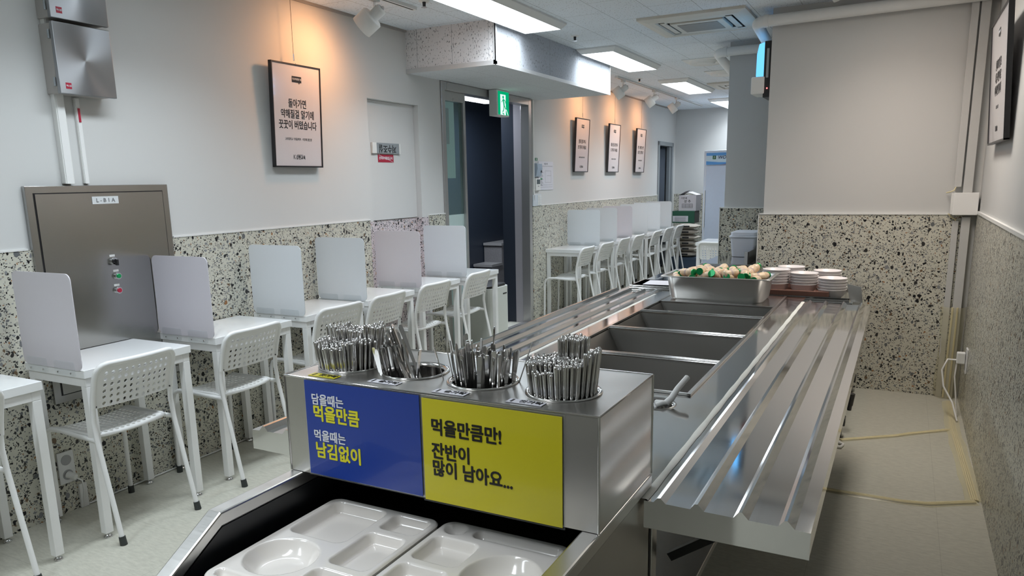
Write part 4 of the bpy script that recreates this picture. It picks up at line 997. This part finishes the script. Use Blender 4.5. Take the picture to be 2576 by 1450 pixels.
# ================================================================== RIGHT SIDE DETAILS
def pipe(pts, r, label, joint):
    t_ = thing('white_pipe', label, 'pipe', pts[0]); o_ = Vector(pts[0])
    P = [Vector(p)-o_ for p in pts]; MB().tube(P, r, 20).build('pipe_run', WHM, t_)
    for a, d_ in joint: a = Vector(a)-o_; d_ = Vector(d_); MB().cyl(a-d_*.015, a+d_*.015, r*1.12, r*1.12, 20).build('coupling', WHM, t_)
def elbow(c, a, b_, r, n=6):
    c, a, b_ = Vector(c), Vector(a), Vector(b_); return [tuple(c + a*r*(1-math.sin(PI/2*i/n)) + b_*r*(1-math.cos(PI/2*i/n))) for i in range(n+1)]
c_ = (-.965, 5.50, 2.470)
pipe([(.405, 5.50, 2.484)] + elbow(c_, (1, 0, 0), (0, .99, -.13), .06) + [(-.965, 5.75, 2.44), (-.965, 6.9, 2.30)], .037, 'white drain pipe across the top of the near pier', [((-.90, 5.50, 2.471), (1, 0, 0))])
c_ = (-1.47, 6.63, 2.475)
pipe([(.40, 6.63, 2.49)] + elbow(c_, (1, 0, 0), (0, .99, -.13), .06) + [(-1.47, 6.9, 2.44), (-1.47, 7.9, 2.32)], .036, 'white drain pipe across the top of the second pier', [((-1.40, 6.63, 2.476), (1, 0, 0))])
# insect trap on the side of the pier
t_ = thing('insect_trap', 'wall insect trap with glowing blue cover at the edge of the pier', 'insect trap', (-.872, 5.66, 2.18))
MB().box(-.045, .0, -.075, .16, -.19, .18).build('back_case', BLK, t_, .004)
MB().prism([(-.045, -.05), (-.045, .175), (-.082, .165), (-.095, .10), (-.097, -.05)], -.07, .155, 'XZ').build('blue_cover', UVB, t_, .006)
for z in (-.02, .045, .11): MB().box(-.0995+.004*(z > .1), -.094, -.03, .14, z-.009, z+.009).build('blue_tube', UVT, t_)
MB().box(-.125, -.035, -.08, .16, -.165, -.05).build('white_tray', WHM, t_, .008); MB().box(-.028, -.012, -.082, -.075, -.06, .13).build('grid_guard', SGN, t_)
MB().cyl((-.018, -.080, -.13), (-.018, -.076, -.13), .005, .005, 8).build('status_lamp', REDL, t_)
# cable ducts in the corner
for x0, x1, z0, z1, d_, l in ((.272, .312, 1.365, 2.46, .022, 'left narrow grey-white duct above the junction box'), (.322, .372, 1.33, 2.559, .03, 'right wide grey-white duct above the junction box'), (.282, .316, .0, 1.155, .022, 'left narrow duct below the junction box'), (.330, .378, .0, 1.178, .03, 'right wide duct below the junction box')):
    t_ = thing('corner_cable_duct', l, 'cable duct', ((x0+x1)/2, 5.552, z0), 0, 'vertical cable ducts in the corner'); h = (x1-x0)/2
    MB().box(-h, h, -d_, 0.0, 0, z1-z0).build('channel', plain('duct_grey', (.56, .56, .55), .5) if 'duct_grey' not in MATS else MATS['duct_grey'], t_, .002)
t_ = thing('junction_box', 'square white junction box in the corner of the right wall', 'junction box', (.335, 5.50, 1.262))
MB().box(-.073, .072, .0, .05, -.066, .064).build('box', WHM, t_, .002); MB().box(-.060, .074, -.010, .0, -.070, .068).build('cover', WHT, t_, .003)
o = MB().tube([(.285, 5.535, 1.37), (.275, 5.53, 1.345), (.255, 5.53, 1.335), (.235, 5.545, 1.33)], .004, 8).tube([(.255, 5.53, 1.20), (.275, 5.53, 1.175), (.295, 5.535, 1.165), (.30, 5.535, 1.15)], .004, 8).build('loose_wire', CABL)
tag(o, 'cream wire bridging the ducts at the corner junction box', 'wire')
# outlet on the right wall with plug and looping cords
t_ = thing('wall_outlet', 'white socket plate on the right wall near the floor', 'outlet', (.410, 5.13, .345), PI); outlet(t_)
t_ = thing('socket_cords', 'white plug with two cords looping from the right wall socket to the floor', 'cord', (.398, 5.13, .345))
MB().box(-.045, .0, -.02, .02, -.02, .05).build('plug_body', WHM, t_, .006)
MB().tube([(-.045, 0, .0), (-.09, -.02, .005), (-.115, -.03, -.06), (-.10, -.04, -.16), (-.05, -.10, -.24), (-.02, -.16, -.335)], .0055, 8).tube([(-.04, 0, -.01), (-.045, -.01, -.10), (-.03, -.02, -.22), (-.018, -.04, -.335)], .0045, 8).build('cord', WHT, t_)
# taped cables on the floor
def strip(pts, w_, label, n=3, z=.002):
    t_ = thing('taped_floor_cable', label, 'taped cable', pts[0][:2] + (0,), 0, 'cables taped down on the floor')
    o_ = Vector((pts[0][0], pts[0][1], 0)); P = [Vector((p[0], p[1], (p[2] if len(p) > 2 else 0)))-o_ for p in pts]
    v_ = []; k = len(P); Pq = []
    for i in range(k):
        d_ = (P[min(i+1, k-1)]-P[max(i-1, 0)]); d_.normalize(); s_ = Vector((-d_.y, d_.x, 0)) if abs(d_.z) < .7 else Vector((0, 1, 0))
        ww = w_*(1+.12*math.sin(i*2.3))
        for q, hh in ((-1, .0012), (-.35, .010), (0, .011), (.35, .010), (1, .0012)): v_.append(tuple(P[i]+s_*ww/2*q+Vector((0, 0, hh))))
    MB().add(v_, [(i*5+j, i*5+j+1, (i+1)*5+j+1, (i+1)*5+j)[::-1] for i in range(k-1) for j in range(4)], None, True).build('tape', TAPE, t_)
    for c_ in range(n):
        off = (c_-(n-1)/2)*.0085; Q = []
        for i in range(k):
            d_ = (P[min(i+1, k-1)]-P[max(i-1, 0)]); d_.normalize(); s_ = Vector((-d_.y, d_.x, 0)) if abs(d_.z) < .7 else Vector((0, 1, 0)); Q.append(tuple(P[i]+s_*off+Vector((0, 0, .0055))))
        MB().tube(Q, .0038, 6).build('cable', CABL, t_)
def lerp(a, b_, n): return [tuple(a[i]+(b_[i]-a[i])*k/n for i in range(len(a))) for k in range(n+1)]
strip(lerp((-.21, 4.36), (.06, 4.56), 5)+lerp((.14, 4.64), (.335, 4.80), 3), .045, 'taped cable crossing the floor from the counter caster to the right wall')
strip(lerp((-.45, 3.60), (.10, 3.60), 5)+lerp((.20, 3.62), (.385, 3.73), 3), .06, 'wide taped cable bundle crossing the floor nearer the camera')
strip(lerp((.355, 5.42), (.35, 4.85), 4)+lerp((.355, 4.7), (.385, 3.74), 6), .075, 'taped cable running along the foot of the right wall', 4)
t_ = thing('taped_wall_cable', 'cables under clear tape at the foot of the corner ducts', 'taped cable', (.345, 5.522, .005))
b = MB(); v_ = []
for i in range(9):
    z = i*.075
    for q, hh in ((-.075, .025), (-.04, -.030), (0, -.036), (.03, -.03), (.058, .025)): v_.append((q*(1+.08*math.sin(i)), hh+.006*math.sin(i*1.9), z))
b.add(v_, [(i*5+j, i*5+j+1, (i+1)*5+j+1, (i+1)*5+j) for i in range(8) for j in range(4)], None, True); b.build('tape', TAPE, t_)
MB().tube([(-.02, -.012, 0), (-.015, -.014, .6)], .006, 8).tube([(.01, -.012, 0), (.012, -.014, .6)], .006, 8).build('cable', CABL, t_)
o = MB().tube([(-.26, 4.34, .012), (-.22, 4.30, .010), (-.19, 4.27, .010), (-.20, 4.22, .010), (-.26, 4.20, .010), (-.32, 4.25, .010)], .007, 8).build('floor_cord', WHM)
tag(o, 'white cord coiled on the floor beside the caster of the rear counter', 'cord')
t_ = thing('brake_lever', 'black rubber grip sticking out beside the far end of the counter', 'grip', (-.185, 4.55, .155))
MB().cyl((0, 0, 0), (.004, 0, .07), .017, .022, 16).cyl((0, 0, -.03), (0, 0, 0), .011, .014, 16).build('grip', BLK, t_); MB().box(-.03, 0, -.005, .005, .02, .03).build('bracket', DKST, t_)

# ================================================================== TRAY CART + CUTLERY BOX
XA, XB, YF, YK = -1.162, -.432, .926, 1.475; ZR = .832
tc = thing('tray_cart', 'stainless tray cart in the foreground holding meal trays', 'tray cart', (-.797, 1.0, 0))
gx, gy = -.797, 1.0
YN = .40; ZN = .52     # the side rims slope down to the near end
def rimstrip(x0, x1):
    b = MB(); pl_ = [(YK-gy, ZR), (YK-gy, ZR-.03), (YF-gy, ZR-.03), (YN-gy, ZN-.03), (YN-gy, ZN), (YF-gy, ZR)]
    b.prism(pl_[::-1], x0-gx, x1-gx, 'YZ'); return b
rimstrip(XA, XA+.036).build('side_rim', SSX, tc, .004); 
b = MB().prism([(YK-gy, ZR), (YK-gy, ZR-.03), (.30-gy, ZR-.03), (.30-gy, ZR)][::-1], XB-.036-gx, XB-gx, 'YZ'); b.build('side_rim', SSX, tc, .004)
def sidewall(x0, x1, near=True):
    pl_ = [(YK-gy, ZR-.03), (YK-gy, .10), (YN-gy, .10), (YN-gy, ZN-.03), (YF-gy, ZR-.03)] if near else [(YK-gy, ZR-.03), (YK-gy, .10), (.30-gy, .10), (.30-gy, ZR-.03)]
    return MB().prism(pl_[::-1], x0-gx, x1-gx, 'YZ')
sidewall(XA+.004, XA+.010).build('side_panel', SSV, tc); sidewall(XB-.010, XB-.004, False).build('side_panel', SSV, tc)
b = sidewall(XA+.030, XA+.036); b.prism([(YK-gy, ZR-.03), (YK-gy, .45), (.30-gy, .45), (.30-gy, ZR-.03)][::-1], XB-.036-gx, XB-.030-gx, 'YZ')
b.box(XA+.036-gx, XB-.036-gx, 1.40-gy, 1.41-gy, .45, ZR-.002); b.box(XA+.036-gx, XB-.036-gx, YN-gy, 1.41-gy, .45, .46); b.build('dark_reflection_liner', LINER, tc)
b = MB().box(XA+.004-gx, XB-.004-gx, YK-.006-gy, YK-gy, .10, ZR-.002); b.build('rear_panel', SSV, tc)
b = MB().box(XA+.036-gx, XB-.036-gx, 1.40-gy, YK-gy, ZR-.012, ZR-.001); b.build('rear_shelf', SSX, tc)
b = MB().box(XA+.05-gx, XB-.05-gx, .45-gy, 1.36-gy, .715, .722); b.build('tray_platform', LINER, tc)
for x in (XA+.05, XB-.05):
    for y in (.50, 1.42):
        lg = MB().box(x-.02-gx, x+.02-gx, y-.02-gy, y+.02-gy, .08, .12).build('caster_mount', SSX, tc)
        MB().cyl((x-.014-gx, y-gy, .042), (x+.014-gx, y-gy, .042), .042, .042, 20).build('caster_wheel', BLK, lg)
# meal trays
def tray_mesh(name, comps, W_, D_, ht=.030):
    """melamine tray as a height field, compartments = rounded rects / ellipses pressed down"""
    nx, ny = 132, 168; hs = []
    def depth(x, y):
        d = 0.0
        for c_ in comps:
            if c_[0] == 'r':
                _, x0, x1, y0, y1, r, dp = c_
                dx = max(x0+r-x, x-(x1-r), 0); dy = max(y0+r-y, y-(y1-r), 0); s = math.hypot(dx, dy)-r if (dx or dy) else -min(x-x0, x1-x, y-y0, y1-y)
                if dx == 0 and dy == 0: s = -min(x-x0, x1-x, y-y0, y1-y)
                elif not (dx and dy): s = max(x0-x, x-x1, y0-y, y-y1)
            else:
                _, cx, cy, ra, rb, dp = c_; q = math.hypot((x-cx)/ra, (y-cy)/rb); s = (q-1)*min(ra, rb)
            wd = .013 if c_[0] == 'r' else .030
            k = min(1, max(0, -s/wd)); k = k*k*(3-2*k) if c_[0] == 'r' else math.sin(k*PI/2)
            d = max(d, dp*k)
        e_ = min(x+W_/2, W_/2-x, y+D_/2, D_/2-y)
        if e_ < .006: d = max(d, .004*(1-e_/.006)**2)
        return d
    v_ = []; R_ = .028
    for j in range(ny+1):
        for i in range(nx+1):
            x = -W_/2+W_*i/nx; y = -D_/2+D_*j/ny; zt = -depth(x, y)
            for su in (-1, 1):
                for sv in (-1, 1):
                    cu, cv = su*(W_/2-R_), sv*(D_/2-R_)
                    if su*x > su*cu and sv*y > sv*cv:
                        d_ = Vector((x-cu, y-cv)); L_ = d_.length
                        if L_ > 1e-7: d_ = d_*(max(abs(d_.x), abs(d_.y))/L_); x, y = cu+d_.x, cv+d_.y
            v_.append((x, y, zt))
    n1 = nx+1; f_ = [(j*n1+i, j*n1+i+1, (j+1)*n1+i+1, (j+1)*n1+i) for j in range(ny) for i in range(nx)]
    b = MB(); b.add(v_, f_, None, True)
    # outer skirt and underside
    edge = [i for i in range(n1)] + [j*n1+nx for j in range(1, ny+1)] + [ny*n1+i for i in range(nx-1, -1, -1)] + [j*n1 for j in range(ny-1, 0, -1)]
    ev = [v_[i] for i in edge]; k = len(ev)
    b.add(ev + [(x*.995, y*.995, -.009) for x, y, z in ev], [(i, i+k, (i+1) % k+k, (i+1) % k) for i in range(k)], None, True)
    b.add([(x*.93, y*.95, -ht) for x, y, z in ev] + [(x*.995, y*.995, -.009) for x, y, z in ev], [tuple(range(k))[::-1]] + [(i, (i+1) % k, (i+1) % k+k, i+k) for i in range(k)])
    return b
TW, TD = .288, .385
A = [('r', -.127, .024, .018, .180, .022, .024), ('r', .040, .134, .105, .180, .018, .020), ('e', -.054, -.072, .082, .072, .028), ('r', .040, .134, -.045, .085, .020, .022), ('r', .040, .134, -.178, -.062, .020, .022), ('r', -.127, .02, -.182, -.155, .012, .014)]
A = [('r', -.128, .020, .014, .178, .024, .024), ('r', .036, .132, .104, .178, .018, .020), ('e', -.055, -.072, .074, .070, .028), ('r', .034, .132, -.052, .088, .020, .022), ('r', .034, .132, -.178, -.070, .020, .022), ('r', -.128, .018, -.180, -.152, .013, .014)]
Bc = [('e', -.105, .158, .026, .024, .016), ('r', -.064, .132, .140, .178, .018, .016), ('r', -.130, -.022, .020, .122, .020, .022), ('r', -.130, -.022, -.120, .004, .020, .022), ('e', .065, .030, .074, .082, .028), ('r', -.130, .132, -.182, -.136, .016, .016)]
ta = thing('meal_tray', 'left of the two cream compartment trays in the cart', 'meal tray', (-.947, 1.024, .757), 0, 'compartment meal trays in the cart')
tray_mesh('a', A, TW, TD).build('tray_body', TRAY, ta)
tb = thing('meal_tray', 'right of the two cream compartment trays in the cart', 'meal tray', (-.652, 1.036, .757), 0, 'compartment meal trays in the cart')
tray_mesh('b', Bc, TW, TD).build('tray_body', TRAY, tb)

# cutlery box
BX0, BX1, BY0, BY1, BZ0, BZ1 = -1.160, -.434, 1.156, 1.472, .833, 1.05
cb = thing('cutlery_box', 'stainless cutlery box with four round holes on the tray cart', 'cutlery box', ((BX0+BX1)/2, (BY0+BY1)/2, BZ0))
hx, hy = (BX0+BX1)/2, (BY0+BY1)/2; HZ = BZ1-BZ0
HC = [(-1.078, 1.285), (-.912, 1.296), (-.737, 1.286), (-.554, 1.280)]; HR = .066
b = MB(); cuts = [BX0, -.995, -.8245, -.6455, BX1]
for i, (cx, cy) in enumerate(HC): plate_hole(b, cuts[i]-hx, cuts[i+1]-hx, BY0-hy, BY1-hy, cx-hx, cy-hy, HR, HZ, 36, .01)
x0, x1, y0, y1 = BX0-hx, BX1-hx, BY0-hy, BY1-hy
b.add([(x0, y0, 0), (x1, y0, 0), (x1, y1, 0), (x0, y1, 0), (x0, y0, HZ), (x1, y0, HZ), (x1, y1, HZ), (x0, y1, HZ)], [(0, 1, 5, 4), (1, 2, 6, 5), (2, 3, 7, 6), (3, 0, 4, 7)])
b.build('body', SSX, cb)
b = MB()
e_ = .0025
for z in (HZ,): b.tube([(x0, y0, z), (x1, y0, z), (x1, y1, z), (x0, y1, z), (x0, y0, z)], e_, 6)
for x, y in ((x0, y0), (x1, y0), (x1, y1), (x0, y1)): b.tube([(x, y, 0), (x, y, HZ)], e_, 6)
b.build('folded_edge', SSP, cb)
names = ['leftmost', 'second from left', 'third from left', 'rightmost']
rc = random.Random(11)
def stick_mesh():   # chopstick: narrow tip down, flat handle up
    b = MB(); sec = [(0, .0020, .0018), (.09, .0025, .0021), (.15, .0033, .0023), (.2185, .0037, .0024), (.2212, .0033, .0021), (.2228, .0020, .0013)]
    v_ = []
    for z, a, c_ in sec: v_ += [(a*math.cos(PI/4*k+PI/8)*1.08, c_*math.sin(PI/4*k+PI/8)*1.08, z) for k in range(8)]
    b.add(v_, [(i*8+k, i*8+(k+1) % 8, (i+1)*8+(k+1) % 8, (i+1)*8+k) for i in range(len(sec)-1) for k in range(8)] + [tuple(range(8))[::-1], tuple(range((len(sec)-1)*8, len(sec)*8))], None, True); return b
def spoon_mesh():   # bowl down, handle up
    b = MB(); v_ = []; N_ = 14
    st_ = [(0.0, .001, .004), (.006, .010, .006), (.018, .017, .009), (.034, .0175, .009), (.048, .011, .005), (.058, .0045, .0), (.075, .0032, 0), (.13, .0032, 0), (.17, .0040, 0), (.205, .0050, 0), (.213, .0048, 0), (.217, .0028, 0)]
    for z, w_, dd in st_:
        v_ += [(-w_, -.0011, z), (0, -.0011-dd, z), (w_, -.0011, z), (w_, .0011, z), (0, .0011-dd, z), (-w_, .0011, z)]
    b.add(v_, [(i*6+k, i*6+(k+1) % 6, (i+1)*6+(k+1) % 6, (i+1)*6+k) for i in range(len(st_)-1) for k in range(6)] + [tuple(range(6))[::-1], tuple(range((len(st_)-1)*6, len(st_)*6))]); return b
for i, (cx, cy) in enumerate(HC):
    t_ = thing('cutlery_canister', 'round steel canister in the %s hole of the cutlery box' % names[i], 'canister', (cx, cy, BZ1))
    MB().lathe([(.0, -.160), (.058, -.160), (.0615, -.155), (.0625, -.004), (.064, .002), (.074, .004), (.0755, .002), (.0745, .0005)], 40).lathe([(.0, -.158), (.0605, -.154), (.0618, -.004)], 40).build('cup', SSP, t_)
CL = ['flat steel chopstick standing in the leftmost cutlery canister', 'flat steel spoon standing handle-up in the second canister from the left', 'flat steel spoon standing handle-up in the third canister from the left', 'flat steel chopstick standing in the rightmost cutlery canister']
def place(src, n_all, o_, b0, d_, roll):
    q = d_.to_track_quat('Z', 'Y').to_matrix().to_4x4() @ Matrix.Rotation(roll, 4, 'Z')
    o_.matrix_world = Matrix.Translation(b0) @ q
def put(kind, i, b0, d_, roll, L_=.223):
    global PROTO
    key = (kind, i)
    if key not in PROTO:
        o_ = (stick_mesh() if kind == 'steel_chopstick' else spoon_mesh()).build(kind, CUT) if not any(k_[0] == kind for k_ in PROTO) else None
        if o_ is None: s_ = [v for k_, v in PROTO.items() if k_[0] == kind][0]; o_ = s_.copy(); C.objects.link(o_)
        tag(o_, CL[i], 'chopstick' if 'chop' in kind else 'spoon', ('chopsticks' if 'chop' in kind else 'spoons') + ' in the %s canister' % names[i]); PROTO[key] = o_
    else: o_ = PROTO[key].copy(); C.objects.link(o_)
    place(None, 0, o_, b0, d_, roll)
PROTO = {}
STUFF = MB(); _st = stick_mesh()
def packed(i, n, zb, lean, dz, mask=None, keep=148, rmax=.058):
    cx, cy = HC[i]; L_ = []
    for k in range(n):
        r = rmax*math.sqrt((k+.5)/n); a = k*2.39996; x, y = r*math.cos(a), r*math.sin(a)
        if mask and not mask(x, y): continue
        h = dz(x, y)+rc.uniform(-.0025, .004)
        p0_ = Vector((cx+x*.84, cy+y*.84, zb+h)); p1_ = Vector((cx+x*(1+lean)+rc.uniform(-.002, .002), cy+y*(1+lean)+rc.uniform(-.002, .002), p0_.z+.223))
        L_.append((h*1.2-y*.6+r*.25, p0_, (p1_-p0_).normalized(), rc.uniform(-.5, .5)+math.atan2(y, x)+PI/2))
    L_.sort(key=lambda q: -q[0])
    for k, (_, p, d_, ro) in enumerate(L_):
        if k < keep: put('steel_chopstick', i, p, d_, ro)
        else: STUFF.add(_st.v, _st.f, Matrix.Translation(p) @ d_.to_track_quat('Z', 'Y').to_matrix().to_4x4() @ Matrix.Rotation(ro, 4, 'Z'))
# leftmost: front half lower than the back, leaning out
packed(0, 215, BZ1-.156, .40, lambda x, y: (-.010 if y < 0 else .014)+.012*(x > .02)+(.006 if x < -.03 else 0))
# rightmost: dense, a raised clump at the back, rim lower in front
packed(3, 262, BZ1-.156, .28, lambda x, y: (.034 if (y > .012 and -.02 < x < .028) else (.020 if x > .044 else 0)) + (-.014 if (y < -.038 and x < .005) else 0) - max(0, -x)*.10, mask=lambda x, y: not (x > .028 and y > .010 and x < .046))
o = STUFF.build('chopstick_filling', CUT); tag(o, 'dense inner steel chopsticks filling the leftmost and rightmost canisters', 'chopsticks'); o['kind'] = 'stuff'
# second: loose spoons on the left and a leaning bundle
cx, cy = HC[1]
for k in range(32):
    a = rc.uniform(0, 2*PI); r = .026*math.sqrt(rc.random()); bx, by = -.028+r*math.cos(a)*.9, r*math.sin(a)*1.4
    p0_ = Vector((cx+bx, cy+by, BZ1-.155)); d_ = Vector((-.10+rc.uniform(-.12, .05), rc.uniform(-.18, .12), 1)).normalized(); put('steel_spoon', 1, p0_, d_, rc.uniform(-.6, .6), .217)
for k in range(22):
    p0_ = Vector((cx+.028+rc.uniform(-.012, .016), cy+.0+rc.uniform(-.03, .022), BZ1-.150+rc.uniform(.015, .05))); d_ = Vector((-.46+rc.uniform(-.04, .05), .05+rc.uniform(-.04, .05), 1)).normalized(); put('steel_spoon', 1, p0_, d_, rc.uniform(-.5, .5), .217)
put('steel_spoon', 1, Vector((cx+.012, cy-.045, BZ1-.150)), Vector((.17, -.02, 1)).normalized(), .2)
cx, cy = HC[2]
for k in range(66):
    a = k*2.39996; r = .054*math.sqrt((k+.5)/66); bx, by = r*math.cos(a), r*math.sin(a)
    dens = rc.random()
    lift = rc.choice([0, 0, .0, .012, .03]) if bx < .0 else rc.choice([0, 0, .008, .014])
    p0_ = Vector((cx+bx*.85, cy+by*.85, BZ1-.157+lift)); d_ = Vector((bx*2.0+rc.uniform(-.08, .08), by*1.6+rc.uniform(-.08, .08), 1)).normalized()
    put('steel_spoon', 2, p0_, d_, rc.uniform(-.9, .9), .217)
for bx, by, dx, dy, l_ in ((.030, .018, .34, .05, .035), (.0, .03, .06, .0, .05), (-.045, .0, -.18, -.05, .03), (-.05, -.01, -.22, -.1, .015)):
    put('steel_spoon', 2, Vector((cx+bx, cy+by, BZ1-.157+l_)), Vector((dx, dy, 1)).normalized(), .3, .217)

# printed sheets on the box front
def sheet(x0, x1, z0, z1, mat, label):
    t_ = thing('printed_notice', label, 'notice', ((x0+x1)/2, BY0-.0025, (z0+z1)/2)); h, k = (x1-x0)/2, (z1-z0)/2
    MB().box(-h, h, -.0012, 0, -k, k).build('sheet', mat, t_)
    MB().box(-h-.004, h+.004, .0002, .0012, -k-.004, k+.004).build('laminate_edge', ACR, t_)
    return t_
t1 = sheet(-1.101, -.806, .836, 1.0465, BLU, 'blue laminated notice with white and yellow Korean text on the box')
t2_ = sheet(-.800, -.502, .832, 1.043, YEL, 'yellow laminated notice with black Korean text on the box')
def btxt(s, sz, mat, par, x, z, al='LEFT', bold=.035, sx=.9): return text(s, sz, mat, par, (x, -.0018, z), RB, bold=bold, sx=sx, align=al)
btxt('담을때는', .0265, WTX, t1, -.130, .064); btxt('먹을만큼', .038, YTX, t1, -.128, .033, bold=.045)
btxt('먹을때는', .0265, WTX, t1, -.130, -.016); btxt('남김없이', .038, YTX, t1, -.128, -.050, bold=.045)
btxt('먹을만큼만!', .036, KTX, t2_, -.130, .048); btxt('잔반이', .036, KTX, t2_, -.130, -.001); btxt('많이 남아요...', .036, KTX, t2_, -.130, -.037)
for x, y, s_, mat, l, tc_ in ((-1.070, 1.187, '젓가락', YEL, 'small yellow label strip in front of the leftmost canister', 0), (-.918, 1.197, '숟가락', PPR, 'small white label strip in front of the second canister', 1), (-.752, 1.187, '숟가락', PPR, 'small white label strip in front of the third canister', 2), (-.588, 1.187, '젓가락', PPR, 'small white label strip in front of the rightmost canister', 3)):
    t_ = thing('label_strip', l, 'label', (x, y-.004, BZ1+.0005), -.02, 'cutlery label strips')
    MB().box(-.037, .037, -.0115, .0115, 0, .001).build('strip', mat, t_)
    text(s_, .0165, KTX, t_, (.010, 0, .0013), (0, 0, 0), bold=.02, sx=1.05); MB().box(-.030, -.026, -.008, .008, .001, .0016).build('pictogram', KTX, t_)
